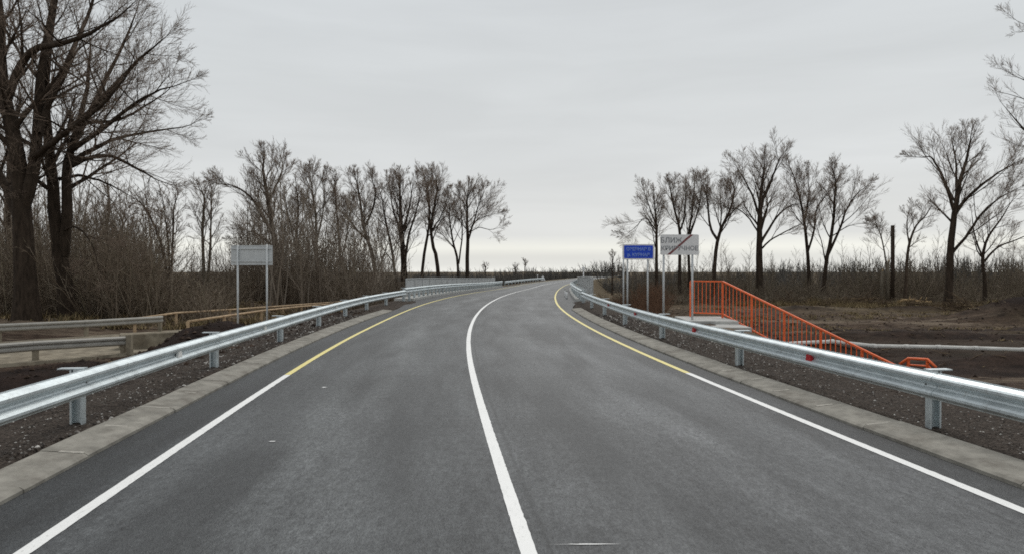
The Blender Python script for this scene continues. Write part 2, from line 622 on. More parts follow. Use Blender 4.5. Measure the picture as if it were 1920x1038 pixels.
marking('centre_line', [d for d in DS], lambda d: 0.0, M['white_paint'])
dl, dr = 11.75, 11.25
marking('edge_line', [-12 + i * (dl + 12) / 26 for i in range(27)], LL, M['white_paint'])
marking('edge_line', [-12 + i * (dr + 12) / 26 for i in range(27)], RL, M['white_paint'])
marking('yellow_edge_line', [dl + 0.01] + [d for d in DS if d > dl], LL, M['yellow_paint'])
marking('yellow_edge_line', [dr + 0.01] + [d for d in DS if d > dr], RL, M['yellow_paint'])
# splashes of spilt line paint on the asphalt
rs = random.Random(5)
for (x, y, w, l) in ((508, 828, 0.045, 0.013), (607, 726, 0.05, 0.018), (1096, 1022, 0.24, 0.004)):
    d = FPX * EYE / (y - HORY)
    cx = (x - 960) * d / FPX
    n = 14
    ring = [(cx + math.cos(2 * math.pi * i / n) * w * rs.uniform(0.25, 1.2), d + math.sin(2 * math.pi * i / n) * l * 2 * rs.uniform(0.25, 1.2), 0.005) for i in range(n)]
    link('paint_splash', mk_mesh('paint_splash', ring, [tuple(range(n))]), M['white_paint'], road)

# ------------------------------------------------------------------ the ground, one sheet to the horizon
def axis(segs):
    out_ = []
    for a, b, st in segs:
        out_ += list(np.arange(a, b, st))
    return np.array(out_ + [segs[-1][1]])


gx = axis([(-4000, -400, 600), (-400, -120, 35), (-120, -40, 4), (-40, -24, 0.8), (-24, -4, 0.2), (-4, 4, 1.0), (4, 15, 0.2), (15, 45, 0.7), (45, 120, 4), (120, 400, 35), (400, 4000, 600)])
gy = axis([(-80, -12, 8), (-12, 2, 1.0), (2, 45, 0.22), (45, 100, 0.9), (100, 200, 5), (200, 400, 25), (400, 4400, 500)])


def vnoise(x, y, sc_, seed=0.0):
    out_ = np.empty(x.shape)
    fx, fy = x.ravel() / sc_, y.ravel() / sc_
    o = out_.ravel()
    for i in range(len(o)):
        o[i] = mnoise.noise((fx[i], fy[i], seed))
    return o.reshape(x.shape)


# cheap value noise, vectorised
_tab = np.random.default_rng(3).random((64, 64))


def vn(x, y, s, seed=0):
    fx, fy = x / s + seed * 7.31, y / s + seed * 3.77
    ix, iy = np.floor(fx).astype(int), np.floor(fy).astype(int)
    tx, ty = fx - ix, fy - iy
    tx, ty = tx * tx * (3 - 2 * tx), ty * ty * (3 - 2 * ty)
    a, b = _tab[ix % 64, iy % 64], _tab[(ix + 1) % 64, iy % 64]
    c, e = _tab[ix % 64, (iy + 1) % 64], _tab[(ix + 1) % 64, (iy + 1) % 64]
    return (a * (1 - tx) + b * tx) * (1 - ty) + (c * (1 - tx) + e * tx) * ty - 0.5


def fbm(x, y, s, oct_=4, seed=0):
    r_, a = 0, 1.0
    for i in range(oct_):
        r_ = r_ + a * vn(x, y, s / 2 ** i, seed + i)
        a *= 0.5
    return r_


def bumpz(x, y, cx, cy, rx, ry, h):
    q = ((x - cx) / rx) ** 2 + ((y - cy) / ry) ** 2
    return h * np.exp(-q * 1.6)


OLD_U = np.array((0.64, 0.77))            # direction of the old road on the left


def old_t(x, y):
    """distance across the old road, 0 at its near edge, growing to the left"""
    return (x + 15.4) * (-OLD_U[1]) + (y - 19.3) * OLD_U[0]


def ground_z(x, y):
    x, y = np.asarray(x, float), np.asarray(y, float)
    yy = np.clip(y, -40, 400)
    s = (x - xc(yy)) * np.cos(np.arctan(head(yy)))
    rz = roadz(yy)
    onb = sstep(BR0 - 2, BR0 + 5, y) * (1 - sstep(BR1 - 5, BR1 + 2, y))
    far = sstep(60, 230, np.hypot(x, y))
    lowl = -1.0 - 0.9 * sstep(45, 90, y) - 2.2 * far
    lowr = -1.65 - 0.2 * sstep(50, 90, y) - 2.4 * far
    rough = fbm(x, y, 2.6, 4, 1)
    # left side
    zl = lowl + 0.22 * rough * (1 - far)
    zl = zl + bumpz(x, y, -9.4, 20.3, 2.2, 2.6, 1.25) + bumpz(x, y, -10.8, 26.3, 3.0, 2.6, 0.85) + bumpz(x, y, -8.4, 30, 2.4, 6, 0.8)
    zl = zl + bumpz(x, y, -11.2, 15.5, 2.2, 2.0, -0.45) + bumpz(x, y, -9.0, 10.5, 2.0, 3, -0.3) + bumpz(x, y, -8.2, 14.5, 1.4, 1.6, 0.25)
    zl = zl + 0.14 * fbm(x, y, 0.7, 3, 9) * (1 - sstep(28, 45, y))
    ot = old_t(x, y)
    old = sstep(-1.2, -0.3, ot) * (1 - sstep(8.6, 10, ot)) * (1 - sstep(40, 46, y))
    zl = zl * (1 - old) + (-1.02 + 0.02 * rough) * old
    zl = zl + sstep(9, 16, ot) * (1 - far) * (0.35 + 0.35 * rough)
    # right side
    zr = lowr + (0.16 * rough + 0.10 * fbm(x, y, 0.9, 3, 5)) * (1 - far)
    zr = zr + bumpz(x, y, 36.5, 46, 4.5, 2.5, 1.7) + bumpz(x, y, 35.5, 57, 4.2, 0.9, 0.75) + bumpz(x, y, 25, 55, 3, 1.2, 0.6) + bumpz(x, y, 13.2, 27, 2.5, 0.9, 0.4) + bumpz(x, y, 19, 24, 3.5, 1.0, 0.5) + bumpz(x, y, 16, 38, 5, 1.2, 0.25) + bumpz(x, y, 27, 57, 6, 2, 0.5) + bumpz(x, y, 9.5, 62, 6, 9, 1.4) + bumpz(x, y, 10.9, 17.3, 2.6, 2.8, -0.6)
    zr = zr + bumpz(x, y, 20, 33, 12, 1.0, 0.35) + bumpz(x, y, 40, 70, 14, 5, 0.5)
    zr = zr + (0.30 * vn(x * 0.22, y, 2.3, 21) + 0.16 * vn(x * 0.3, y, 1.1, 23)) * (1 - sstep(55, 75, y))
    sl = sstep(5.7, 8.4, -s)
    sr = sstep(6.3, 10.2, s)
    # the verge is level with the kerb, then the bank falls away
    sr = np.where((s > 0), sr * (1 - 0.96 * sstep(16.5, 18.8, y) * (1 - sstep(25.2, 27.5, y)) * (1 - sstep(8.3, 9.6, s))), sr)
    verge = rz + 0.075 + 0.05 * fbm(x, y, 0.5, 3, 2)
    z = np.where(s < 0, verge * (1 - sl) + zl * sl, verge * (1 - sr) + zr * sr)
    und = (s > -4.45) & (s < 4.8)
    z = np.where(und, rz - 0.12, z)
    under_bridge = np.where(np.abs(s) < 9, onb, onb * (1 - sstep(9, 16, np.abs(s))))
    z = z * (1 - under_bridge) + (-3.6 + 0.3 * rough) * under_bridge
    return z


GX, GY = np.meshgrid(gx, gy)
GZ = ground_z(GX, GY)
ny, nx = GX.shape
V = np.stack([GX, GY, GZ], -1).reshape(-1, 3)
idx = np.arange(nx * ny).reshape(ny, nx)
F = np.stack([idx[:-1, :-1], idx[:-1, 1:], idx[1:, 1:], idx[1:, :-1]], -1).reshape(-1, 4)
gme = np_mesh('ground', V, F, True)
yy = np.clip(GY, -40, 400)
S = (GX - xc(yy)) * np.cos(np.arctan(head(yy)))
zr_ = np.where(S < 0, 1 - sstep(5.6, 6.8, -S + 0.8 * vn(GX, GY, 1.2, 4)), 1 - sstep(6.0, 7.6, S + 0.8 * vn(GX, GY, 1.2, 4)))
zg_ = sstep(46, 75, np.hypot(GX, GY) + 14 * vn(GX, GY, 9, 6))
zb_ = (S < -5.6) * (1 - sstep(28, 34, GY)) * (1 - sstep(-1.6, -0.6, old_t(GX, GY) + 0.8 * vn(GX, GY, 1.5, 8)))
heap = bumpz(GX, GY, 36.5, 46, 4.5, 2.5, 1.3) + bumpz(GX, GY, 35.5, 57, 4.4, 0.8, 1.3) + bumpz(GX, GY, 25, 55, 3, 1.0, 1.0)
band = sstep(0.02, 0.16, vn(GX * 0.16, GY, 3.1, 41) + 0.35 * vn(GX, GY, 1.6, 42) + 0.10 * (GY < 34))
zb_ = np.clip(zb_ + (S > 8) * (heap + 0.75 * band * (1 - sstep(46, 60, GY))), 0, 1)
colr = np.stack([zr_, zg_, zb_, np.ones_like(zr_)], -1).reshape(-1, 4)
ca = gme.color_attributes.new('zone', 'FLOAT_COLOR', 'POINT')
ca.data.foreach_set('color', colr.astype(np.float32).ravel())
ground = tag(link('ground', gme, M['soil']), kind='structure')


def gz(x, y):
    return float(ground_z(np.array([x]), np.array([y]))[0])


# ------------------------------------------------------------------ kerbs of separate stones
def kerb(s_in, s_out, d0, d1, seed):
    root = structure('kerb')
    rr = random.Random(seed)
    sg = 1 if s_out > 0 else -1
    d = d0
    while d < d1:
        ln = rr.uniform(0.94, 1.06)
        e = min(d + ln - rr.uniform(0.004, 0.010), d1)
        j, dz = rr.uniform(-0.006, 0.006), rr.uniform(-0.004, 0.004)
        prof = [(s_in + j * sg, -0.05), (s_in + j * sg, 0.030 + dz), (s_in + sg * 0.03 + j * sg, 0.052 + dz), (s_in + sg * 0.08 + j * sg, 0.060 + dz),
                (s_out + j * sg, 0.092 + dz), (s_out + sg * 0.012 + j * sg, -0.05)]
        V, F = [], []
        for k in range(3):
            dd = d + (e - d) * k / 2
            V += [rp(dd, a, z) for a, z in prof]
        n = len(prof)
        for k in range(2):
            for i in range(n - 1):
                F.append((k * n + i, k * n + i + 1, (k + 1) * n + i + 1, (k + 1) * n + i))
        F += [tuple(range(n)), tuple(range(3 * n - 1, 2 * n - 1, -1))]
        link('kerb_stone', mk_mesh('kerb_stone', V, F), M['kerb'], root)
        if rr.random() < 0.6:            # mortar joint, a little proud and smeared
            mb = MB()
            g0, g1 = e - rr.uniform(0.0, 0.03), d + ln + rr.uniform(0, 0.05)
            st0, st1 = rr.uniform(0.05, 0.4), rr.uniform(0.6, 1.0)
            ss = [s_in + (s_out - s_in) * t for t in (st0, (st0 + st1) / 2, st1)]
            zz = [0.054 + 0.038 * t + 0.003 for t in (st0, (st0 + st1) / 2, st1)]
            V = [rp(g0, a, z) for a, z in zip(ss, zz)] + [rp(g1, a, z) for a, z in zip(ss, zz)] + [rp(g0, a, -0.03) for a in ss] + [rp(g1, a, -0.03) for a in ss]
            mb.add(V, [(0, 1, 4, 3), (1, 2, 5, 4), (0, 6, 7, 1), (1, 7, 8, 2), (3, 4, 10, 9), (4, 5, 11, 10), (0, 3, 9, 6), (2, 8, 11, 5)])
            mb.build('mortar_joint', M['mortar'], root)
        d += ln
    return root


kerb(-4.02, -4.46, -6.2, 29.5, 3)
kerb(4.35, 4.82, -6.0, 31.0, 4)

# ------------------------------------------------------------------ steel guardrails
PROFILE = [(0.000, 0.004), (0.004, 0.018), (0.062, 0.045), (0.078, 0.062), (0.078, 0.088), (0.060, 0.108), (0.012, 0.142), (0.004, 0.160),
           (0.012, 0.178), (0.060, 0.212), (0.078, 0.232), (0.078, 0.258), (0.062, 0.275), (0.004, 0.302), (0.000, 0.316)]


def beam_mesh(d0, d1, sfun, side, zb, n=6, out_=0.0, zfun=None):
    """side +1: rail on the right of the road (its ridges face left)"""
    V, F = [], []
    k = len(PROFILE)
    for i in range(n + 1):
        d = d0 + (d1 - d0) * i / n
        zo = zfun(d) if zfun else 0.0
        for (dep, h) in PROFILE:
            V.append(rp(d, sfun(d) - side * (dep + out_), zb + h + zo))
        for (dep, h) in PROFILE:
            V.append(rp(d, sfun(d) - side * (dep + out_ - 0.005), zb + h + zo))
    st = 2 * k
    for i in range(n):
        a, b = i * st, (i + 1) * st
        for j in range(k - 1):
            F.append((a + j, a + j + 1, b + j + 1, b + j))
            F.append((a + k + j + 1, a + k + j, b + k + j, b + k + j + 1))
        F.append((a, b, b + k, a + k))
        F.append((a + k - 1, a + 2 * k - 1, b + 2 * k - 1, b + k - 1))
    for a in (0, n * st):
        for j in range(k - 1):
            F.append((a + j, a + k + j, a + k + j + 1, a + j + 1))
    me = mk_mesh('beam', V, F, False)
    return me


def channel_post(h):
    """open C-shaped steel post, local: x across the road, y along it"""
    mb = MB()
    w, t, fl = 0.14, 0.006, 0.07
    mb.box(-w / 2, w / 2, -t, 0, -0.3, h)
    mb.box(-w / 2, -w / 2 + t, 0, fl, -0.3, h)
    mb.box(w / 2 - t, w / 2, 0, fl, -0.3, h)
    mb.box(-w / 2 + t, -w / 2 + 0.022, fl - t, fl, -0.3, h)
    mb.box(w / 2 - 0.022, w / 2 - t, fl - t, fl, -0.3, h)
    mb.v = [(a, 0.035 - b, c) for a, b, c in mb.v]
    mb.f = [tuple(reversed(f)) for f in mb.f]
    return mb.mesh('post')


POST = channel_post(0.695)
POSTB = channel_post(0.81)
BRK = MB()
BRK.box(-0.10, 0.18, -0.05, 0.05, 0.0, 0.014)
BRK.box(-0.10, 0.0, -0.05, -0.044, -0.20, -0.001)
BRK.box(-0.10, 0.0, 0.054, 0.06, -0.20, -0.001)
BRKM = BRK.mesh('bracket')
BOLT = MB().tube([(0, 0, 0), (0, 0, 0.012)], 0.014, 6).mesh('bolt')
REFL = MB()
REFL.add([(-0.002, -0.05, -0.03), (-0.002, 0.05, -0.03), (-0.002, 0.034, 0.05), (-0.002, -0.034, 0.05), (-0.03, -0.05, -0.03), (-0.03, 0.05, -0.03), (-0.03, 0.034, 0.05), (-0.03, -0.034, 0.05)],
         [(0, 1, 2, 3), (7, 6, 5, 4), (0, 4, 5, 1), (1, 5, 6, 2), (2, 6, 7, 3), (3, 7, 4, 0)])
REFL.v = [(a * 1.3, b * 1.5, c * 1.5) for a, b, c in REFL.v]
REFLM = REFL.mesh('reflector')


def guardrail(label, sfun, side, d0, step, dend, zb, reflmat, refl_ds, near_kind=True, post=POST, zfun=None):
    root = thing('guardrail', label, 'guardrail', rp(d0, sfun(d0), 0))
    inv = root.location.copy()

    def put(name, me, mat, p, rz):
        o = link(name, me, mat, root, Vector(p) - inv, (0, 0, rz))
        return o
    ds = []
    d = d0
    while d <= dend + 0.01:
        ds.append(d)
        d += step
    for i, d in enumerate(ds):
        rz = -math.atan(float(head(d)))
        zo = zfun(d) if zfun else 0.0
        po = put('post', post, M['steel'], rp(d, sfun(d) + side * 0.085, 0.02 + zo), rz)
        bk = put('bracket', BRKM, M['steel'], rp(d, sfun(d) + side * 0.10, zb + 0.318 + zo), rz + (math.pi if side < 0 else 0))
        if d < 22:
            bt = put('bolt', BOLT, M['bolt'], rp(d, sfun(d) - side * 0.004, zb + 0.16 + zo), 0)
            bt.rotation_euler = (0, -side * math.pi / 2, rz)
        if i + 1 < len(ds):
            off = 0.006 if i % 2 else 0.0
            e0, e1 = d - 0.16, ds[i + 1] + 0.16
            me = beam_mesh(e0, e1, sfun, side, zb, 5, off, zfun)
            me.transform(__import__('mathutils').Matrix.Translation(-inv))
            o = link('beam', me, M['steel'], root)
    for d in refl_ds:
        rz = -math.atan(float(head(d)))
        o = put('reflector', REFLM, None, rp(d, sfun(d) - side * 0.02, zb + 0.155), rz if side > 0 else rz + math.pi)
        o.data = REFLM if reflmat is M['red'] else REFLW
    return root


REFLW = REFLM.copy()
REFLM.materials.append(M['red'])
REFLW.materials.append(M['white_reflector'])
gl = lambda d: -4.66 - 0.50 * float(sstep(14, 33, d))
gr = lambda d: 4.98 + 0.30 * float(sstep(12, 32, d))
guardrail('galvanised guardrail along the left kerb, white reflectors on its beam', gl, -1, 7.95 - 4 * 4.3, 4.3, 7.95 + 4.3 * 7 + 1, 0.40, M['white_reflector'], (10.45, 14.9, 23.0))
guardrail('galvanised guardrail along the right kerb, red reflectors on its beam', gr, 1, 6.75 - 3 * 4.9, 4.9, 6.75 + 4.9 * 6 + 1, 0.40, M['red'], (9.05, 13.7, 19.2, 24.4))
guardrail('long guardrail with close posts on the left side of the bridge', lambda d: -5.2, -1, 38.4, 1.5, 96, 0.52, M['white_reflector'], (), post=POSTB)
guardrail('long guardrail with close posts on the right side of the bridge', lambda d: 5.3, 1, 36.2, 2.0, 120, 0.50, M['red'], (), post=POSTB)
guardrail('far guardrail running on past the left end of the bridge', lambda d: -5.0, -1, 97.6, 4.0, 150, 0.45, M['white_reflector'], ())


# ------------------------------------------------------------------ bridge deck edges and parapets
def deck_edge(s0, s1, z0, z1, name, mat, d0=BR0, d1=BR1):
    V, F = [], []
    ds = np.linspace(d0, d1, 28)
    for d in ds:
        V += [rp(d, s0, z0), rp(d, s1, z0), rp(d, s1, z1), rp(d, s0, z1)]
    n = len(ds)
    for i in range(n - 1):
        for j in range(4):
            k = (j + 1) % 4
            F.append((i * 4 + j, i * 4 + k, (i + 1) * 4 + k, (i + 1) * 4 + j))
    F += [(0, 1, 2, 3), (4 * n - 1, 4 * n - 2, 4 * n - 3, 4 * n - 4)]
    o = link(name, mk_mesh(name, V, F), mat)
    return o


deck = deck_edge(-6.3, 6.5, -0.95, -0.02, 'bridge_deck', M['concrete'])
tag(deck, 'concrete bridge deck that carries the road over the hollow', 'bridge')
for a, b in ((-6.28, -5.02), (5.12, 6.48)):
    w = deck_edge(a, b, -0.015, 0.14, 'bridge_walkway', M['concrete'], BR0 + 0.05, BR1 - 0.05)
    w['kind'] = 'structure'


def parapet(label, s, d0, d1, h, n):
    root = thing('bridge_parapet', label, 'parapet', rp(d0, s, 0.14))
    inv = root.location.copy()
    loc = lambda d, z: Vector(rp(d, s, 0.14 + z)) - inv
    for i in range(n):
        a, b = d0 + (d1 - d0) * i / n, d0 + (d1 - d0) * (i + 1) / n
        MB().bar(loc(a, 0.0), loc(a, h + 0.02), 0.09, 0.09, (1, 0, 0)).build('post', M['parapet'], root)
        m_ = MB()
        m_.add([loc(a + .1, 0.10) + Vector((-.02, 0, 0)), loc(b - .1, 0.10) + Vector((-.02, 0, 0)), loc(b - .1, h - .06) + Vector((-.02, 0, 0)), loc(a + .1, h - .06) + Vector((-.02, 0, 0)),
                loc(a + .1, 0.10) + Vector((.02, 0, 0)), loc(b - .1, 0.10) + Vector((.02, 0, 0)), loc(b - .1, h - .06) + Vector((.02, 0, 0)), loc(a + .1, h - .06) + Vector((.02, 0, 0))],
               [(0, 1, 2, 3), (7, 6, 5, 4), (0, 4, 5, 1), (1, 5, 6, 2), (2, 6, 7, 3), (3, 7, 4, 0)])
        m_.build('panel', M['parapet'], root)
        MB().bar(loc(a + 0.05, h), loc(b - 0.05, h), 0.09, 0.07).build('top_rail', M['parapet'], root)
    MB().bar(loc(d1, 0.0), loc(d1, h + 0.02), 0.09, 0.09, (1, 0, 0)).build('post', M['parapet'], root)
    return root


parapet('grey panelled parapet on the left side of the bridge', -6.0, 42.2, 93.5, 1.20, 20)
parapet('grey panelled parapet on the right side of the bridge', 6.2, 40.4, 94, 1.30, 20)

# ------------------------------------------------------------------ landing, steps and orange railing on the right
landing = thing('stair_landing', 'pale concrete landing slabs behind the right guardrail', 'landing', (6.6, 21.8, 0.0))
for i, (x0, x1, y0, y1, z) in enumerate(((-0.55, 1.15, 0.15, 2.45, 0.15), (0.0, 1.2, -1.1, 0.12, 0.04))):
    MB().box(x0, x1, y0, y1, -0.5, z, 0.015).build('slab', M['concrete'], landing, rot=(0, 0, -0.05))
A = Vector((7.70, 23.4, 0.17))
B = Vector((10.75, 17.3, -2.18))
flight = thing('concrete_steps', 'concrete steps going down the bank along the orange railing', 'steps', A)
dirh = Vector((B.x - A.x, B.y - A.y, 0))
runl = dirh.length
dirh.normalize()
side_ = Vector((dirh.y, -dirh.x, 0))      # towards the road
ang = math.atan2(dirh.y, dirh.x)
NST = 12
for i in range(NST):
    t0, t1 = i / NST * runl, (i + 1) / NST * runl
    z = (B.z - A.z) * (i + 1) / NST
    MB().box(t0, t1 + 0.03, -1.25, -0.06, z - 0.35, z, 0.01).build('step', M['concrete'], flight, rot=(0, 0, ang))


def railing(label, pts, h, n_bal, name='orange_railing', posts=None):
    """posts at each point, two rails and balusters between them"""
    root = thing(name, label, 'railing', pts[0])
    o = Vector(pts[0])
    P = [Vector(p) - o for p in pts]
    up = Vector((0, 0, 1))
    for i, p in enumerate(P):
        MB().bar(p + up * -0.12, p + up * (h + 0.0), 0.06, 0.06, (1, 0, 0)).build('post', M['orange'], root)
    for i in range(len(P) - 1):
        a, b = P[i], P[i + 1]
        MB().bar(a + up * (h + 0.028), b + up * (h + 0.028), 0.07, 0.05).build('handrail', M['orange'], root)
        MB().bar(a + up * 0.13, b + up * 0.13, 0.045, 0.045).build('bottom_rail', M['orange'], root)
        for j in range(1, n_bal):
            q = a.lerp(b, j / n_bal)
            MB().bar(q + up * 0.15, q + up * (h + 0.01), 0.022, 0.022, (1, 0, 0)).build('baluster', M['orange'], root)
    return root


slope = [A + (B - A) * t for t in (0.0, 0.2, 0.4, 0.6, 0.8, 1.0)]
railing('orange railing sloping down the bank beside the right guardrail', [(6.72, 24.1, 0.17)] + [tuple(p) for p in slope], 1.28, 8)
# second short rail at the foot of the steps
root = thing('orange_handrail', 'short bent orange handrail showing above the right guardrail', 'railing', px(1690, 690, 15.8))
o = Vector(px(1690, 690, 15.8))
pp = [Vector(px(x, y, d)) - o for x, y, d in ((1688, 682, 15.9), (1704, 671, 15.8), (1740, 673, 15.4), (1756, 688, 15.2))]
MB().tube(pp, 0.035, 8).build('handrail', M['orange'], root, True)
pp2 = [p + Vector((0.02, 0, -0.16)) for p in pp]
MB().tube(pp2, 0.022, 8).build('lower_rail', M['orange'], root, True)
for q in (pp[1], pp[2]):
    base = q.copy()
    base.z = gz(*(q + o).xy) - o.z - 0.15
    MB().bar(base, q - Vector((0, 0, 0.02)), 0.05, 0.05, (1, 0, 0)).build('post', M['orange'], root)

# ------------------------------------------------------------------ signs
def text_obj(body, size, mat, parent, loc, rot, width=None):
    cu = bpy.data.curves.new('lettering', 'FONT')
    cu.body = body
    cu.size = size
    cu.align_x = 'CENTER'
    cu.align_y = 'CENTER'
    cu.extrude = 0.002
    cu.offset = 0.004
    tmp = bpy.data.objects.new('lettering_curve', cu)
    COL.objects.link(tmp)
    bpy.context.view_layer.update()
    me = bpy.data.meshes.new_from_object(tmp.evaluated_get(bpy.context.evaluated_depsgraph_get()))
    me.name = 'lettering'
    bpy.data.objects.remove(tmp)
    me.materials.clear()
    o = link('lettering', me, mat, parent)
    o.location = loc
    o.rotation_euler = rot
    return o


def rounded(w, h, r, y0, y1, k=5):
    P = []
    for cx, cz, a0 in ((w / 2 - r, h / 2 - r, 0), (-w / 2 + r, h / 2 - r, 90), (-w / 2 + r, -h / 2 + r, 180), (w / 2 - r, -h / 2 + r, 270)):
        for i in range(k + 1):
            a = math.radians(a0 + 90 * i / k)
            P.append((cx + r * math.cos(a), cz + r * math.sin(a)))
    n = len(P)
    V = [(x, y0, z) for x, z in P] + [(x, y1, z) for x, z in P]
    F = [tuple(range(n)), tuple(range(2 * n - 1, n - 1, -1))]
    for i in range(n):
        j = (i + 1) % n
        F.append((j, i, n + i, n + j))
    return MB().add(V, F)


def sign(name, label, d, x0, x1, y0, y1, posts, rz, yaw_d=0.0, back=False):
    """board spanning photograph pixels x0..x1, y0..y1 at distance d; posts: [(px x, top px)]"""
    c = Vector(px((x0 + x1) / 2, (y0 + y1) / 2, d))
    w, h = (x1 - x0) * d / FPX / math.cos(rz), (y1 - y0) * d / FPX
    zb = gz(c.x, c.y)
    root = thing(name, label, 'sign', (c.x, c.y, zb), rz)
    cz = c.z - zb
    for (xp, rel_top) in posts:
        lx = (xp - (x0 + x1) / 2) * d / FPX / math.cos(rz)
        wp = root.location + Vector((lx * math.cos(rz), lx * math.sin(rz), 0))
        gb = gz(wp.x, wp.y) - zb
        po = MB().tube([(lx, 0.06, gb - 0.35), (lx, 0.06, cz + h / 2 + rel_top)], 0.038, 10)
        po.build('post', M['sign_back'], root, True)
    return root, cz, w, h


# end-of-town sign, white with a red stroke
r_, cz, w, h = sign('town_end_sign', 'white two-post town sign struck through by a red diagonal', 22.5, 1238, 1310, 440, 478, ((1245, -0.04), (1299, -0.04)), 0.0)
bd = rounded(w, h, 0.05, -0.012, 0.012).build('board', M['white'], r_, loc=(0, 0, cz))
L_ = MB()
L_.add([(-w * .33, -0.016, -h * .5), (-w * .25, -0.016, -h * .5), (w * .36, -0.016, h * .5), (w * .28, -0.016, h * .5), (-w * .33, -0.0125, -h * .5), (-w * .25, -0.0125, -h * .5), (w * .36, -0.0125, h * .5), (w * .28, -0.0125, h * .5)],
       [(0, 1, 2, 3), (7, 6, 5, 4), (0, 4, 5, 1), (1, 5, 6, 2), (2, 6, 7, 3), (3, 7, 4, 0)])
L_.build('diagonal_stroke', M['strike'], bd)
RX = (math.pi / 2, 0, 0)
text_obj('БЛИЖ', 0.25, M['letter_black'], bd, (-w * .22, -0.0145, h * .20), RX)
text_obj('КРИВУЧНОЕ', 0.215, M['letter_black'], bd, (0.0, -0.0145, -h * .19), RX)
# blue name sign
r_, cz, w, h = sign('blue_name_sign', 'blue two-post name sign with white border left of the white town sign', 27.0, 1167, 1227, 458, 487, ((1177, -0.02), (1215, -0.02)), 0.0)
bd = rounded(w, h, 0.05, -0.012, 0.012).build('border', M['white'], r_, loc=(0, 0, cz))
rounded(w - 0.13, h - 0.11, 0.03, -0.016, -0.0125).build('blue_face', M['blue'], bd)
text_obj('ОЗЕРНАЯ Б', 0.185, M['letter_blue'], bd, (0, -0.018, h * .17), RX)
text_obj('р. КУРНАЯ', 0.185, M['letter_blue'], bd, (0.0, -0.018, -h * .20), RX)
# thin bare post beside it
gx_, gy_ = px(1169, 540, 29)[0], 29
pb = thing('sign_post', 'thin bare steel post left of the blue sign', 'post', (gx_, gy_, gz(gx_, gy_)))
MB().tube([(0, 0, -0.3), (0, 0, 2.75)], 0.035, 8).build('pole', M['sign_back'], pb, True)
MB().tube([(0, 0, 2.75), (0, 0, 2.79)], 0.045, 8).build('cap', M['sign_back'], pb)
# sign on the left seen from behind
r_, cz, w, h = sign('road_sign_from_behind', 'grey back of a two-post road sign on the left bank', 26.0, 432, 509, 460, 497, ((445, -0.0), (499, 0.04)), 0.04)
bd = MB().box(-w / 2, w / 2, 0.10, 0.115, -h / 2, h / 2).build('board', M['sign_back'], r_, loc=(0, 0, cz))
for zz in (-h * .32, h * .32):
    MB().box(-w / 2 + 0.03, w / 2 - 0.03, 0.066, 0.098, zz - 0.02, zz + 0.02).build('cross_bar', M['sign_back'], bd)
MB().box(-w / 2, w / 2, 0.088, 0.0995, -h / 2, -h / 2 + 0.03).build('edge_fold', M['sign_back'], bd)
MB().box(-w / 2, w / 2, 0.088, 0.0995, h / 2 - 0.03, h / 2).build('edge_fold', M['sign_back'], bd)

# far small signs where the road comes off the bridge
for (x, y, d, wd, lab) in ((1018, 520.5, 152, 1.2, 'small white triangular sign where the far road leaves the bridge'),):
    X, Y, Z = px(x, y, d)
    base = float(roadz(d)) - 0.05
    t_ = thing('warning_sign', lab, 'sign', (X, Y, base))
    zc = Z - base
    MB().tube([(0, 0.05, -0.4), (0, 0.05, zc + 0.35)], 0.04, 8).build('post', M['sign_back'], t_, True)
    MB().add([(-wd / 2, -.01, zc - .62), (wd / 2, -.01, zc - .62), (0, -.01, zc + .62), (-wd / 2, .01, zc - .62), (wd / 2, .01, zc - .62), (0, .01, zc + .62)],
             [(0, 1, 2), (5, 4, 3), (0, 3, 4, 1), (1, 4, 5, 2), (2, 5, 3, 0)]).build('plate', M['white'], t_)
for (x, y, d, hh_, lab) in ((1008, 517, 150, 1.5, 'short white marker post left of the far triangular sign'), (1094, 507, 60, 2.1, 'thin pale lamp post above the right bridge parapet')):
    X, Y, Z = px(x, y, d)
    sgn = float(roadz(d)) - 0.05
    t_ = thing('marker_post' if d > 100 else 'lamp_post', lab, 'post', (X, Y, sgn))
    MB().tube([(0, 0, -0.3), (0, 0, Z - sgn)], 0.05, 8).build('pole', M['white'], t_, True)
    MB().box(-0.12, 0.12, -0.08, 0.08, Z - sgn, Z - sgn + 0.32, 0.03).build('head', M['white'], t_)
# pale drain posts at the start of the right bridge rail
for x, y, d, lab in ((1062, 548, 47, 'small pale bollard at the right bridge edge, farther of two'), (1068, 553, 43, 'small pale bollard at the right bridge edge, nearer of two')):
    X, Y, Z = px(x, y, d)
    t_ = thing('bollard', lab, 'bollard', (4.66 + float(xc(d)), d, float(roadz(d))))
    MB().tube([(0, 0, -0.1), (0, 0, 0.5)], 0.07, 10).build('stem', M['white'], t_, True)
    MB().tube([(0, 0, 0.5), (0, 0, 0.56), (0, 0, 0.6)], [0.075, 0.075, 0.04], 10).build('cap', M['concrete'], t_)

# ------------------------------------------------------------------ white pipe across the dirt on the right
pts = []
for x, y in ((1330, 646), (1450, 645), (1560, 645), (1640, 648), (1700, 649), (1760, 650), (1830, 652), (1920, 655), (2060, 660), (2250, 664)):
    X, Y, _ = px(x, y, 27.0 - (x - 1560) * 0.0012)
    pts.append((X, Y, max(gz(X, Y) + 0.10, px(x, y, Y)[2])))
pipe = thing('white_pipe', 'white pipe lying across the dark dirt on the right', 'pipe', pts[0])
o = Vector(pts[0])
for i in range(len(pts) - 1):
    a, b = Vector(pts[i]) - o, Vector(pts[i + 1]) - o
    MB().tube([a, b], 0.085, 12).build('pipe_length', M['pipe'], pipe, True)
    t = (b - a).normalized()
    MB().tube([b - t * 0.09, b + t * 0.09], 0.098, 12).build('joint', M['pipe'], pipe, True)

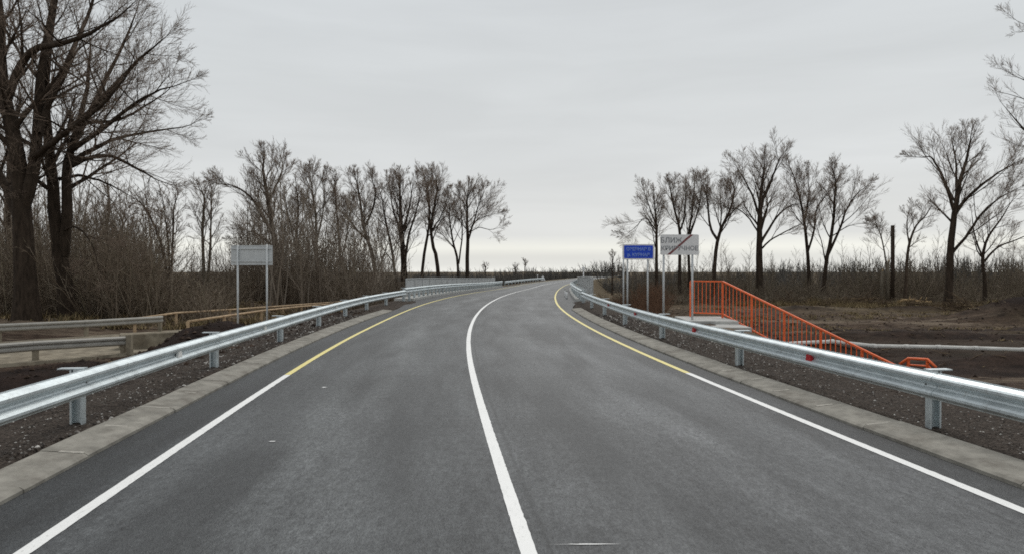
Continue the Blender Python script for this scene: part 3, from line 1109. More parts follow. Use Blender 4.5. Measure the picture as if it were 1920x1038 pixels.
# ------------------------------------------------------------------ the old road on the left
ou, on = Vector((OLD_U[0], OLD_U[1], 0)), Vector((-OLD_U[1], OLD_U[0], 0))
O0 = Vector((-15.4, 19.3, 0))


def oldp(a, t, z):
    return O0 + ou * a + on * t + Vector((0, 0, z))


V, F = [], []
rr = random.Random(2)
for i in range(40):
    a = -9 + i * 0.75
    V += [oldp(a, -0.35 + rr.uniform(-.12, .12), -1.25), oldp(a, -0.25 + rr.uniform(-.1, .1), -0.93), oldp(a, 3.5, -0.90), oldp(a, 7.6, -0.94), oldp(a, 8.0, -1.25)]
for i in range(39):
    for j in range(4):
        F.append((i * 5 + j, i * 5 + j + 1, (i + 1) * 5 + j + 1, (i + 1) * 5 + j))
oldroad = tag(link('old_road', mk_mesh('old_road', V, F), M['old_concrete']), kind='structure')


def old_rail(label, a0, a1, t, ztop, nposts, wbeam, seed, gap=None):
    root = thing('old_guardrail', label, 'guardrail', oldp(a0, t, -0.93))
    o = Vector(root.location)
    rr = random.Random(seed)
    tops = []
    for i in range(nposts):
        a = a0 + (a1 - a0) * i / (nposts - 1)
        tops.append(oldp(a, t + rr.uniform(-.06, .06), ztop + rr.uniform(-.03, .03)) - o)
    for i, q in enumerate(tops):
        lo = q.copy()
        lo.z = -0.25
        MB().bar(lo + on * 0.09, q + on * 0.09 + Vector((0, 0, 0.02)), 0.13, 0.13, (1, 0, 0)).build('post', M['old_concrete'], root)
    for i in range(len(tops) - 1):
        a, b = tops[i], tops[i + 1]
        m_ = MB()
        prof = [(0.0, 0.0), (-0.06, -0.05), (-0.06, -0.10), (0.0, -0.15), (-0.06, -0.20), (-0.06, -0.26), (0.0, -0.31)] if wbeam else [(0, 0), (-0.07, -0.01), (-0.07, -0.13), (0, -0.14)]
        k = len(prof)
        vv = []
        tt = (b - a).normalized() * 0.08
        for p in (a - tt, b + tt):
            vv += [p + on * (u - 0.01 * (i % 2)) + Vector((0, 0, v)) for u, v in prof] + [p + on * (u + 0.012 - 0.01 * (i % 2)) + Vector((0, 0, v)) for u, v in prof]
        fs = []
        for j in range(k - 1):
            fs += [(j, j + 1, 2 * k + j + 1, 2 * k + j), (k + j + 1, k + j, 3 * k + j, 3 * k + j + 1)]
        fs += [(0, 2 * k, 3 * k, k), (k - 1, 2 * k - 1, 4 * k - 1, 3 * k - 1)]
        m_.add(vv, fs).build('beam', M['old_steel'], root)
    return root


old_rail('weathered near guardrail beside the old concrete road', -6.5, 3.3, -0.05, -0.33, 5, True, 1)
old_rail('weathered far guardrail beside the old concrete road, in front of the thicket', -4.5, 7.4, 7.3, -0.22, 5, True, 2)


def pipe_rail(label, pts, drop, seed):
    root = thing('ochre_railing', label, 'railing', (pts[0][0], pts[0][1], gz(pts[0][0], pts[0][1])))
    o = Vector(root.location)
    P = [Vector(p) - o for p in pts]
    MB().tube(P, 0.055, 10).build('top_rail', M['ochre'], root, True)
    for i, p in enumerate(P):
        w = p + o
        b = Vector((p.x, p.y, min(gz(w.x, w.y), p.z + o.z - 0.4) - o.z - 0.2))
        MB().bar(b, p, 0.10, 0.10, (1, 0, 0)).build('post', M['ochre'], root)
    return root


def polyd(pts):
    return [px(x, y, d) for x, y, d in pts]


pipe_rail('ochre pipe railing on the far side of the old road, running behind the left sign', polyd(((252, 597, 28.9), (330, 586, 32.5), (430, 580, 36.0), (530, 573, 40), (640, 565, 45))), 0, 1)
pipe_rail('ochre pipe railing on the near side of the old road, above the dark heap', polyd(((352, 602, 28.0), (420, 592, 31.5), (490, 582, 35.5), (565, 574, 40), (640, 568, 43.5))), 0, 2)
# broken concrete blocks at the end of the near old rail
rr = random.Random(12)
for i, (x, y, d, sx, lab) in enumerate(((243, 636, 21.8, 0.075, 'broken upright concrete block at the end of the old near guardrail'),
                                       (295, 628, 23.5, 1.2, 'long pale concrete slab lying right of the broken block'),
                                       (226, 652, 19.0, 0.42, 'small pale plank on the dark soil heap'))):
    X, Y, Z = px(x, y, d)
    if i == 2:
        Z = gz(X, Y) + 0.06
    t_ = thing('concrete_block' if i < 2 else 'plank', lab, 'block' if i < 2 else 'plank', (X, Y, Z), (0.15, 0.55, -0.3)[i])
    hh_ = (0.42, 0.24, 0.05)[i]
    v = MB().box(-sx, sx, (-0.1, -0.3, -0.08)[i], (0.1, 0.3, 0.08)[i], -0.5 if i < 2 else -0.03, hh_ * 0.5, 0.04 if i < 2 else 0.01)
    v.v = [(a + rr.uniform(-.03, .03), b + rr.uniform(-.03, .03), c + rr.uniform(-.02, .02)) for a, b, c in v.v]
    v.build('slab' if i != 2 else 'board', M['old_concrete'] if i < 2 else M['wood_cut'], t_)

# ------------------------------------------------------------------ gravel and clods
def pebbles(name, pts, sizes, mat, seed, par=None):
    r = np.random.default_rng(seed)
    base = np.array([(1, 0, 0), (-1, 0, 0), (0, 1, 0), (0, -1, 0), (0, 0, 1), (0, 0, -0.6)], float)
    fc = np.array([(0, 2, 4), (2, 1, 4), (1, 3, 4), (3, 0, 4), (2, 0, 5), (1, 2, 5), (3, 1, 5), (0, 3, 5)])
    n = len(pts)
    a = r.uniform(0, 6.28, n)
    sc_ = sizes[:, None] * r.uniform(0.6, 1.2, (n, 3)) * np.array([1, 1, 0.7])
    Vv = base[None] * sc_[:, None, :] + r.uniform(-0.25, 0.25, (n, 6, 3)) * sizes[:, None, None]
    c, s = np.cos(a)[:, None], np.sin(a)[:, None]
    x = Vv[..., 0] * c - Vv[..., 1] * s
    y = Vv[..., 0] * s + Vv[..., 1] * c
    Vv = np.stack([x, y, Vv[..., 2]], -1) + pts[:, None, :]
    Ff = fc[None] + (np.arange(n) * 6)[:, None, None]
    o = link(name, np_mesh(name, Vv.reshape(-1, 3), Ff.reshape(-1, 3), False), mat, par)
    o['kind'] = 'stuff'
    return o


def scatter_road(n, s0, s1, d0, d1, seed, power=2.0):
    r = np.random.default_rng(seed)
    d = d0 + (d1 - d0) * r.random(n) ** power
    s = r.uniform(s0, s1, n)
    hh = np.arctan(head(d))
    x, y = xc(d) + s * np.cos(hh), d - s * np.sin(hh)
    return np.stack([x, y, ground_z(x, y)], -1)


for nm, s0, s1, sd, lab in (('verge_gravel', -7.0, -4.52, 21, 'dark gravel on the verge behind the left kerb'), ('verge_gravel', 4.88, 7.6, 22, 'dark gravel with pale stones on the verge behind the right kerb')):
    P = scatter_road(10000, s0, s1, 3.0, 26, sd, 1.7)
    r = np.random.default_rng(sd)
    o = pebbles(nm, P, 0.011 + 0.032 * r.random(len(P)) ** 2.4 + 0.014 * (r.random(len(P)) > 0.97), M['gravel'], sd)
    tag(o, lab, 'gravel')
r = np.random.default_rng(31)
n = 5200
x, y = r.uniform(-16, -6.2, n), r.uniform(6, 31, n)
keep = old_t(x, y) < -0.5
x, y = x[keep], y[keep]
o = pebbles('soil_clods', np.stack([x, y, ground_z(x, y)], -1), 0.02 + 0.09 * r.random(len(x)) ** 3, M['clod'], 32)
tag(o, 'clods of dark dug soil between the left guardrail and the old road', 'soil')
n = 6000
x, y = r.uniform(7, 45, n), r.uniform(8, 60, n)
keep = (x - xc(y)) > 6.6
x, y = x[keep], y[keep]
o = pebbles('soil_clods', np.stack([x, y, ground_z(x, y)], -1), 0.02 + 0.13 * r.random(len(x)) ** 4, M['clod'], 33)
tag(o, 'clods of dark churned soil on the right below the bank', 'soil')


# ------------------------------------------------------------------ bare trees
def norm(v):
    return v / np.maximum(np.linalg.norm(v, axis=-1, keepdims=True), 1e-9)


def tubes_to_mesh(groups, tri_min=3):
    """groups: list of (pts (N,n,3), rad (N,n), sides) -> V, F(quads)"""
    Vs, Fs, base = [], [], 0
    for pts, rad, k in groups:
        Nn, n, _ = pts.shape
        if Nn == 0:
            continue
        t = np.empty_like(pts)
        t[:, 1:-1] = pts[:, 2:] - pts[:, :-2]
        t[:, 0] = pts[:, 1] - pts[:, 0]
        t[:, -1] = pts[:, -1] - pts[:, -2]
        t = norm(t)
        ax = np.abs(t[:, n // 2])
        ref = np.zeros((Nn, 3))
        ref[np.arange(Nn), np.argmin(ax, 1)] = 1.0
        u = norm(np.cross(t, ref[:, None, :]))
        w = np.cross(t, u)
        an = np.arange(k) * 2 * np.pi / k
        ring = u[:, :, None, :] * np.cos(an)[None, None, :, None] + w[:, :, None, :] * np.sin(an)[None, None, :, None]
        Vv = pts[:, :, None, :] + ring * rad[:, :, None, None]
        if n == 2:                       # a twig end: a slim cone
            Vs.append(np.concatenate([Vv[:, 0], pts[:, 1][:, None]], 1).reshape(-1, 3))
            j = np.arange(k)
            tr = np.stack([j, (j + 1) % k, np.full(k, k)], -1)
            Fs.append((tr[None] + (np.arange(Nn) * (k + 1))[:, None, None]).reshape(-1, 3) + base)
            base += Nn * (k + 1)
            continue
        Vs.append(Vv.reshape(-1, 3))
        i0 = (np.arange(Nn) * n * k)[:, None, None] + (np.arange(n - 1) * k)[None, :, None]
        j = np.arange(k)
        a = i0 + j[None, None]
        b = i0 + ((j + 1) % k)[None, None]
        q = np.concatenate([np.stack([a, b, b + k], -1).reshape(-1, 3), np.stack([a, b + k, a + k], -1).reshape(-1, 3)])
        Fs.append(q + base)
        base += Nn * n * k
    return np.concatenate(Vs), np.concatenate(Fs)


def grow(r, S_, D_, L_, R_, nseg, up, wob, tipr):
    N_ = len(S_)
    pts = np.empty((N_, nseg + 1, 3))
    dirs = np.empty((N_, nseg + 1, 3))
    pts[:, 0], dirs[:, 0] = S_, D_
    d = D_.copy()
    for i in range(nseg):
        d = norm(d + np.array([0, 0, up]) / nseg * 3 + r.normal(0, wob, (N_, 3)))
        pts[:, i + 1] = pts[:, i] + d * (L_ / nseg)[:, None]
        dirs[:, i + 1] = d
    tt = np.linspace(0, 1, nseg + 1)
    rad = R_[:, None] * (1 - tt[None] * (1 - tipr))
    return pts, dirs, rad


def spawn(r, pts, dirs, rad, L_, n, tmin, ang, angv, lr, rr_, tmax=1.0, taper=0.55):
    """n children for each branch; lr length ratio, rr_ radius ratio"""
    N_, m, _ = pts.shape
    base = (np.arange(n)[None] + r.random((N_, n))) / n
    t = tmin + (tmax - tmin) * base
    f = t * (m - 1)
    i = np.minimum(f.astype(int), m - 2)
    w = (f - i)[..., None]
    ii = np.arange(N_)[:, None]
    p = pts[ii, i] * (1 - w) + pts[ii, i + 1] * w
    d = norm(dirs[ii, i] * (1 - w) + dirs[ii, i + 1] * w)
    rd = rad[ii, i] * (1 - w[..., 0]) + rad[ii, i + 1] * w[..., 0]
    az = r.uniform(0, 2 * np.pi, (N_, 1)) + np.arange(n)[None] * 2.39996 + r.normal(0, 0.4, (N_, n))
    th = ang + r.normal(0, angv, (N_, n))
    ref = np.where(np.abs(d[..., 2:3]) > 0.9, np.array([1.0, 0, 0]), np.array([0, 0, 1.0]))
    u = norm(np.cross(d, ref))
    v = np.cross(d, u)
    nd = norm(d * np.cos(th)[..., None] + (u * np.cos(az)[..., None] + v * np.sin(az)[..., None]) * np.sin(th)[..., None])
    Lc = L_[:, None] * lr * (1 - taper * (t - tmin) / max(1e-6, 1 - tmin)) * r.uniform(0.65, 1.2, (N_, n))
    Rc = rd * rr_ * r.uniform(0.75, 1.05, (N_, n))
    return p.reshape(-1, 3), nd.reshape(-1, 3), Lc.ravel(), Rc.ravel()


def resample(P, n):
    P = np.array(P, float)
    m = len(P)
    # Catmull-Rom through the given points
    Q = np.vstack([2 * P[0] - P[1], P, 2 * P[-1] - P[-2]])
    out_ = []
    for t in np.linspace(0, m - 1 - 1e-6, n):
        i = int(t)
        w = t - i
        a, b, c, d = Q[i], Q[i + 1], Q[i + 2], Q[i + 3]
        out_.append(0.5 * ((2 * b) + (-a + c) * w + (2 * a - 5 * b + 4 * c - d) * w * w + (-a + 3 * b - 3 * c + d) * w ** 3))
    return np.array(out_)


TRI = [0]


def tree(label, d, stems, seed, cfg=None, bark='bark', twig='twig', group=None, name='bare_tree', wpx=None):
    """stems: list of (list of (photo x, photo y[, depth offset]), radius at foot, radius at tip); the first point of the first stem is the foot"""
    c = dict(n1=13, l1=0.36, a1=0.70, up1=0.10, t1=0.35, n2=9, l2=0.55, a2=0.58, n3=6, l3=0.62, a3=0.50, n4=5, l4=1.0, a4=0.40, up=0.09, wob=0.075, rmin=None, tfall=0.62, seg4=1, fit=True)
    c.update(cfg or {})
    if c['rmin'] is None:
        c['rmin'] = 0.0046 + 0.00006 * d
    r = np.random.default_rng(seed)
    f = stems[0][0][0]
    X0, Y0 = (f[0] - 960) * d / FPX, d
    base = Vector((X0, Y0, gz(X0, Y0)))
    root = thing(name, label, 'tree', base, 0, group)
    b = np.array(base)
    trunk, crown = [], []
    S1 = []
    # total stem extent
    allz = [px(q[0], q[1], d)[2] for st in stems for q in st[0]]
    H = max(allz) - base.z
    for k, (pl, r0, r1) in enumerate(stems):
        P = [px(q[0], q[1], d, q[2] if len(q) > 2 else 0.0) for q in pl]
        P = [np.array(p) - b for p in P]
        if k == 0 or pl[0][1] > 9000:
            P[0][2] = min(P[0][2], -0.25)
        n = 14
        pts = resample(P, n)
        pts[1:-1] += r.normal(0, 0.012 * H / 12, (n - 2, 3))
        tt = np.linspace(0, 1, n)
        rad = r0 * (1 - tt) ** 0.9 + r1 * tt ** 0.8
        if k == 0:
            rad[0] *= 1.35
            rad[1] *= 1.08
        dirs = norm(np.gradient(pts, axis=0))
        Ln = np.linalg.norm(np.diff(pts, axis=0), axis=1).sum()
        trunk.append((pts[None], rad[None], 9))
        S1.append((pts[None], dirs[None], rad[None], np.array([Ln])))
    lv = []
    for k, (pts, dirs, rad, Ln) in enumerate(S1):
        n1 = max(3, int(round(c['n1'] * min(1.3, Ln[0] / H))))
        t1 = c['t1'] if k == 0 else 0.22
        p, dd, L_, R_ = spawn(r, pts, dirs, rad, np.array([H]), n1, t1, c['a1'], 0.16, c['l1'], 0.48, 0.98, c['tfall'])
        g = grow(r, p, dd, L_, np.maximum(R_, 0.02), 7, c['up1'], c['wob'], 0.25)
        trunk.append((g[0], g[2], 5))
        lv.append((g, L_))
        # leader tip
        p, dd, L_, R_ = pts[:, -1], dirs[:, -1], np.array([H * 0.09]), rad[:, -1]
        g = grow(r, p, dd, L_, np.maximum(R_, 0.015), 5, c['up'], c['wob'], 0.25)
        g = (np.concatenate([g[0], g[0][:, -1:] + g[1][:, -1:] * 0.02, g[0][:, -1:] + g[1][:, -1:] * 0.04], 1), np.concatenate([g[1]] + [g[1][:, -1:]] * 2, 1), np.concatenate([g[2]] + [g[2][:, -1:]] * 2, 1))
        trunk.append((g[0], g[2], 5))
        lv.append((g, L_))
    pts = np.concatenate([a[0][0] for a in lv])
    dirs = np.concatenate([a[0][1] for a in lv])
    rad = np.concatenate([a[0][2] for a in lv])
    Ls = np.concatenate([a[1] for a in lv])
    for (n, l, a, ns, sides, tm) in ((c['n2'], c['l2'], c['a2'], 3, 3, 0.18), (c['n3'], c['l3'], c['a3'], 2, 3, 0.15), (c['n4'], c['l4'], c['a4'], c['seg4'], 3, 0.12)):
        if n <= 0:
            break
        p, dd, L_, R_ = spawn(r, pts, dirs, rad, Ls, n, tm, a, 0.18, l, 0.52, 1.0, 0.45)
        R_ = np.maximum(R_, c['rmin'])
        pts, dirs, rad = grow(r, p, dd, L_, R_, ns, c['up'], c['wob'], 0.45)
        Ls = L_
        crown.append((pts, rad, sides))
    V_, F_ = tubes_to_mesh(trunk)
    V2, F2 = tubes_to_mesh(crown)
    if c['fit']:                          # whole tree no taller than it was measured
        yt = min(q[1] for st in stems for q in st[0]) - 20
        fz = (px(0, yt, d)[2] - b[2]) / np.percentile(V2[:, 2], 99.5)
        fz = min(1.1, max(0.7, fz))
        V_[:, 2] *= fz
        V2[:, 2] *= fz
    link('trunk', np_mesh('trunk', V_, F_), M[bark], root)
    link('crown', np_mesh('crown', V2, F2), M[twig], root)
    TRI[0] += len(F_) + len(F2)
    return root


G1 = 'bare trees along the left side'
G2 = 'bare trees along the right side'
UPR = dict(a1=0.52, up1=0.11, a2=0.55, a3=0.50, a4=0.36, up=0.08, l1=0.30)       # broom-like ascending crown
SPR = dict(a1=0.95, up1=0.03, a2=0.65, a3=0.6, a4=0.6, up=0.03, l1=0.36)      # wide, spreading

# the big old trees at the left edge
tree('huge dark old tree at the left edge with a massive forked trunk', 31.0, [
    ([(50, 610), (48, 520), (44, 430), (40, 350), (30, 270), (14, 190), (6, 110), (2, 10), (-12, -90)], 0.50, 0.10),
    ([(44, 390), (62, 330), (72, 265, .6), (74, 190, 1), (84, 110, 1.2), (100, 20, 1.5), (112, -70, 2)], 0.30, 0.07),
    ([(12, 200), (38, 130, -.5), (68, 95, -1), (110, 85, -1.6), (160, 70, -2), (215, 40, -2.5)], 0.20, 0.05),
    ([(60, 300), (92, 275, -1), (130, 245, -2), (185, 205, -3), (235, 150, -3.5)], 0.17, 0.04),
    ([(46, 420), (24, 380, .5), (4, 335, 1), (-30, 270, 1.5), (-70, 200, 2)], 0.27, 0.06),
    ([(72, 250), (104, 170, 1.5), (140, 95, 2.2), (172, 20, 3), (190, -50, 3.4)], 0.16, 0.04),
    ([(66, 300), (110, 260, 1.2), (160, 233, 2), (225, 225, 3), (290, 190, 3.5)], 0.15, 0.04),
], 11, dict(n1=13, a1=0.8, up1=0.06, l1=0.28, n2=9, n3=7, n4=3, up=0.05, rmin=0.0062, t1=0.45, fit=False, l2=0.60, l3=0.58, l4=0.75, seg4=1), group=G1)
tree('dark twin-stemmed old tree beside the huge tree, its limbs arching right', 33.0, [
    ([(128, 612), (122, 540), (112, 470), (104, 400), (98, 330), (92, 250), (88, 170), (96, 90), (108, 10)], 0.40, 0.07),
    ([(119, 480), (126, 400), (126, 320), (134, 280, .4), (150, 230, .8), (165, 170, 1), (172, 100, 1.5)], 0.28, 0.05),
    ([(124, 318), (160, 300, -.6), (205, 292, -1.2), (250, 312, -1.8), (290, 335, -2.2)], 0.13, 0.03),
    ([(128, 308), (165, 286, .8), (215, 262, 1.4), (270, 250, 2), (340, 240, 2.2)], 0.14, 0.03),
    ([(134, 285), (175, 255, -1), (220, 222, -1.5), (270, 185, -2), (320, 165, -2.4)], 0.14, 0.03),
    ([(128, 300), (168, 215, 1.6), (206, 140, 2.2), (238, 75, 2.6), (256, 30, 3)], 0.14, 0.03),
    ([(150, 235), (205, 175, -1.4), (255, 120, -2), (290, 90, -2.4)], 0.12, 0.03),
    ([(112, 336), (150, 330, 1), (195, 342, 1.5), (240, 365, 2)], 0.10, 0.02),
    ([(100, 360), (70, 340, -1), (40, 336, -1.6), (10, 350, -2.2)], 0.12, 0.03),
    ([(108, 440), (140, 425, -.5), (165, 445, -1), (180, 480, -1.2)], 0.07, 0.02),
], 12, dict(n1=13, a1=0.8, up1=0.07, l1=0.27, n2=10, n3=8, n4=3, up=0.05, rmin=0.0062, t1=0.45, fit=False, l2=0.60, l3=0.58, l4=0.75, seg4=1), group=G1)
tree('dark straight tree behind the huge old trees at the far left', 44.0, [
    ([(22, 600), (20, 480), (14, 380), (18, 280), (10, 160)], 0.30, 0.05)], 13, dict(n4=3), bark='bark_brown', group=G1)
tree('slim brown tree standing in the thicket right of the twin-stemmed tree', 46.0, [
    ([(205, 590), (207, 500), (200, 440), (206, 380), (202, 330)], 0.14, 0.03),
    ([(204, 500), (222, 440), (240, 400)], 0.08, 0.02)], 14, dict(n1=12, n4=3, n2=6, **{k: v for k, v in UPR.items()}), bark='bark_brown', group=G1)
tree('fan of slim bare stems between the thicket and the left sign', 44.0, [
    ([(318, 585), (312, 500), (295, 430), (275, 385), (258, 365)], 0.11, 0.03),
    ([(318, 540), (316, 450), (310, 400), (306, 370)], 0.08, 0.02),
    ([(320, 540), (324, 450), (326, 390), (330, 362)], 0.09, 0.02)], 15, dict(n1=8, n2=5, n3=5, **{k: v for k, v in UPR.items()}), bark='bark_brown', group=G1)
tree('pale slender twin-stemmed tree just left of the left sign', 44.0, [
    ([(383, 590), (382, 500), (380, 420), (384, 365), (380, 345)], 0.13, 0.03),
    ([(386, 560), (394, 470), (396, 400), (398, 350)], 0.10, 0.02)], 16, dict(n1=13, n2=6, n3=5, **{k: v for k, v in UPR.items()}), bark='bark_pale', group=G1)
tree('tall leaning tree behind the left sign with a limb arching left', 50.0, [
    ([(545, 590), (532, 520), (516, 450), (506, 390), (500, 350), (494, 310), (496, 285)], 0.26, 0.05),
    ([(514, 440), (498, 405, -.6), (482, 375, -1), (462, 352, -1.4), (438, 338, -2), (420, 335, -2.3)], 0.13, 0.03),
    ([(518, 462), (492, 440, .6), (470, 428, 1), (452, 440, 1.2)], 0.09, 0.02),
    ([(503, 370), (522, 330, .5), (532, 300, .8)], 0.09, 0.03)], 17, dict(n1=13, **{k: v for k, v in UPR.items()}), group=G1, bark='bark_brown')
tree('brown bushy tree between the leaning tree and the pale birch-like tree', 56.0, [
    ([(562, 570), (560, 500), (556, 440), (560, 390), (556, 345)], 0.16, 0.04),
    ([(560, 480), (545, 420), (536, 370)], 0.09, 0.03)], 18, dict(n1=14, n2=7, **{k: v for k, v in UPR.items()}), bark='bark_brown', group=G1)
tree('pale birch-like tree rising from the middle of the left thicket', 58.0, [
    ([(594, 565), (594, 480), (592, 400), (586, 350), (582, 318)], 0.16, 0.03),
    ([(594, 450), (606, 390), (610, 330)], 0.09, 0.02)], 19, dict(n1=13, **{k: v for k, v in UPR.items()}), bark='bark_pale', group=G1)
tree('thin upright tree right of the pale birch-like tree', 60.0, [
    ([(640, 560), (638, 480), (632, 400), (628, 340)], 0.14, 0.03),
    ([(638, 500), (652, 430), (658, 380)], 0.08, 0.02)], 20, dict(n1=12, **{k: v for k, v in UPR.items()}), bark='bark_brown', group=G1)
tree('tree with a strongly left-leaning crooked trunk before the bridge', 66.0, [
    ([(704, 550), (702, 500), (694, 460), (682, 425), (678, 390), (672, 350), (668, 330)], 0.24, 0.05),
    ([(690, 448), (668, 425, .5), (650, 400, .8), (636, 388, 1)], 0.12, 0.03),
    ([(682, 425), (698, 390, -.5), (705, 355, -.8), (700, 335, -1)], 0.12, 0.03),
    ([(704, 520), (722, 470, 1), (735, 430, 1.5)], 0.08, 0.02)], 21, dict(n1=13, **{k: v for k, v in UPR.items()}), group=G1)
tree('dark multi-trunked tree at the near end of the left bridge parapet', 68.0, [
    ([(757, 550), (757, 500), (754, 450), (752, 400), (750, 360), (748, 332)], 0.36, 0.05),
    ([(745, 548), (738, 490, .5), (730, 440, .8), (722, 400, 1.1), (715, 360, 1.3)], 0.17, 0.04),
    ([(766, 550), (760, 490, -.6), (766, 440, -.9), (778, 400, -1.2), (786, 365, -1.4)], 0.17, 0.04),
    ([(756, 440), (738, 390, .6), (730, 340, 1)], 0.13, 0.03),
    ([(757, 430), (768, 380, -.5), (774, 340, -.8)], 0.13, 0.03)], 22, dict(n1=13, **{k: v for k, v in UPR.items()}), group=G1)
tree('slender tree with a straight trunk behind the middle of the left parapet', 72.0, [
    ([(788, 540), (794, 480), (802, 430), (806, 390), (804, 350), (800, 325)], 0.19, 0.04)], 23, dict(n1=14, **{k: v for k, v in UPR.items()}), group=G1)
tree('tree bent sharply left whose crown joins its slender neighbour', 73.0, [
    ([(827, 540), (820, 490), (812, 455), (808, 420), (814, 380), (820, 350), (818, 325)], 0.24, 0.05),
    ([(810, 425), (828, 395, .6), (838, 365, .9)], 0.10, 0.03)], 24, dict(n1=13, **{k: v for k, v in UPR.items()}), group=G1)
tree('twin-trunked tree with its thinner stem on the left, near the parapet end', 76.0, [
    ([(862, 540), (858, 490), (850, 450), (844, 410), (842, 375)], 0.18, 0.04),
    ([(860, 490), (866, 440, .5), (866, 400, .7), (862, 360, 1)], 0.10, 0.03)], 25, dict(n1=13, **{k: v for k, v in UPR.items()}), group=G1)
tree('rightmost tree of the left row, thick straight trunk and wisps to the right', 77.0, [
    ([(876, 540), (876, 490), (877, 440), (876, 400), (876, 365), (878, 350)], 0.27, 0.05),
    ([(878, 445), (888, 410, -.5), (898, 375, -.8), (906, 355, -1)], 0.11, 0.03),
    ([(879, 430), (898, 420, .5), (918, 424, 1), (930, 422, 1)], 0.06, 0.02),
    ([(882, 420), (900, 402, .5), (926, 394, 1)], 0.06, 0.02)], 26, dict(n1=13, **{k: v for k, v in UPR.items()}), group=G1)

# the right-hand row
tree('leftmost tree of the right row, thin trunk behind the blue sign', 74.0, [
    ([(1232, 570), (1231, 500), (1231, 440), (1229, 400), (1226, 365)], 0.22, 0.05),
    ([(1231, 430), (1210, 405, .5), (1194, 420, 1), (1180, 432, 1.2)], 0.07, 0.02),
    ([(1230, 420), (1216, 380, -.5), (1208, 355, -.8)], 0.09, 0.02)], 31, dict(n1=13, **{k: v for k, v in UPR.items()}), group=G2)
tree('slim tree with a high fork directly behind the white town sign', 78.0, [
    ([(1274, 565), (1274, 490), (1274, 430), (1266, 395), (1258, 360), (1256, 345)], 0.22, 0.05),
    ([(1274, 432), (1284, 400, .5), (1284, 360, .8)], 0.13, 0.04)], 32, dict(n1=13, **{k: v for k, v in UPR.items()}), group=G2)
tree('slim tree leaning right at the right edge of the white town sign', 80.0, [
    ([(1292, 565), (1292, 500), (1290, 440), (1296, 400), (1300, 360), (1302, 335)], 0.20, 0.04),
    ([(1291, 440), (1302, 410, -.5), (1312, 370, -.8), (1314, 340, -1)], 0.11, 0.03)], 33, dict(n1=13, **{k: v for k, v in UPR.items()}), group=G2)
tree('wide V-forked tree behind the top of the orange railing', 76.0, [
    ([(1337, 560), (1340, 490), (1346, 445), (1356, 415), (1370, 385), (1376, 350), (1372, 335)], 0.25, 0.05),
    ([(1345, 446), (1333, 425, .5), (1328, 395, .8), (1324, 360, 1), (1318, 340, 1.2)], 0.17, 0.04),
    ([(1348, 440), (1352, 400, -.6), (1350, 360, -1)], 0.10, 0.03)], 34, dict(n1=13, **{k: v for k, v in UPR.items()}), group=G2)
tree('tallest thick-trunked tree in the middle of the right row', 76.0, [
    ([(1424, 565), (1424, 500), (1423, 450), (1424, 400), (1426, 355), (1430, 320), (1432, 290)], 0.46, 0.06),
    ([(1426, 450), (1442, 420, .6), (1462, 390, 1), (1484, 374, 1.4), (1500, 372, 1.6)], 0.17, 0.03),
    ([(1426, 462), (1446, 442, -.8), (1476, 424, -1.4), (1500, 412, -2)], 0.12, 0.03),
    ([(1424, 400), (1412, 360, .6), (1396, 325, 1), (1382, 300, 1.3)], 0.16, 0.03),
    ([(1422, 430), (1404, 400, -.8), (1384, 382, -1.4), (1370, 380, -2)], 0.10, 0.03),
    ([(1427, 370), (1444, 330, -.5), (1456, 295, -.8), (1462, 280, -1)], 0.17, 0.04)], 35, dict(n1=13, n2=9, **{k: v for k, v in UPR.items()}), group=G2)
tree('slender double-leader tree right of the tallest tree in the right row', 80.0, [
    ([(1519, 560), (1516, 500), (1512, 450), (1506, 400), (1500, 370), (1490, 330), (1482, 310)], 0.24, 0.04),
    ([(1514, 470), (1526, 430, .5), (1530, 390, .8), (1546, 362, 1), (1560, 345, 1.2)], 0.14, 0.03),
    ([(1508, 410), (1516, 360, -.5), (1514, 325, -.8)], 0.13, 0.03)], 36, dict(n1=13, **{k: v for k, v in UPR.items()}), group=G2)
tree('fan-crowned tree leaning right at the right end of the row', 79.0, [
    ([(1541, 560), (1548, 500), (1556, 450), (1562, 410), (1564, 370), (1566, 335), (1562, 315)], 0.26, 0.05),
    ([(1550, 480), (1572, 430, .6), (1586, 390, 1), (1604, 360, 1.4), (1622, 345, 1.7)], 0.17, 0.03),
    ([(1548, 490), (1540, 450, -.6), (1532, 425, -1)], 0.08, 0.02),
    ([(1558, 440), (1590, 420, -.6), (1618, 414, -1)], 0.07, 0.02)], 37, dict(n1=13, n2=9, **{k: v for k, v in UPR.items()}), group=G2)
tree('small crooked tree right of the charred pole in the field', 70.0, [
    ([(1697, 560), (1700, 500), (1704, 460), (1716, 425), (1734, 405), (1746, 385)], 0.18, 0.03),
    ([(1704, 460), (1700, 420, .5), (1704, 390, .8)], 0.08, 0.02)], 38, dict(n1=9, n4=3, l1=0.26, a1=0.8), group=G2, bark='bark_brown')
tree('small pale bare tree left of the charred pole in the field', 72.0, [
    ([(1664, 560), (1662, 500), (1655, 450), (1645, 420), (1634, 410)], 0.10, 0.03)], 39, dict(n1=9, n4=3, l1=0.28, a1=0.7), group=G2, bark='bark_pale')
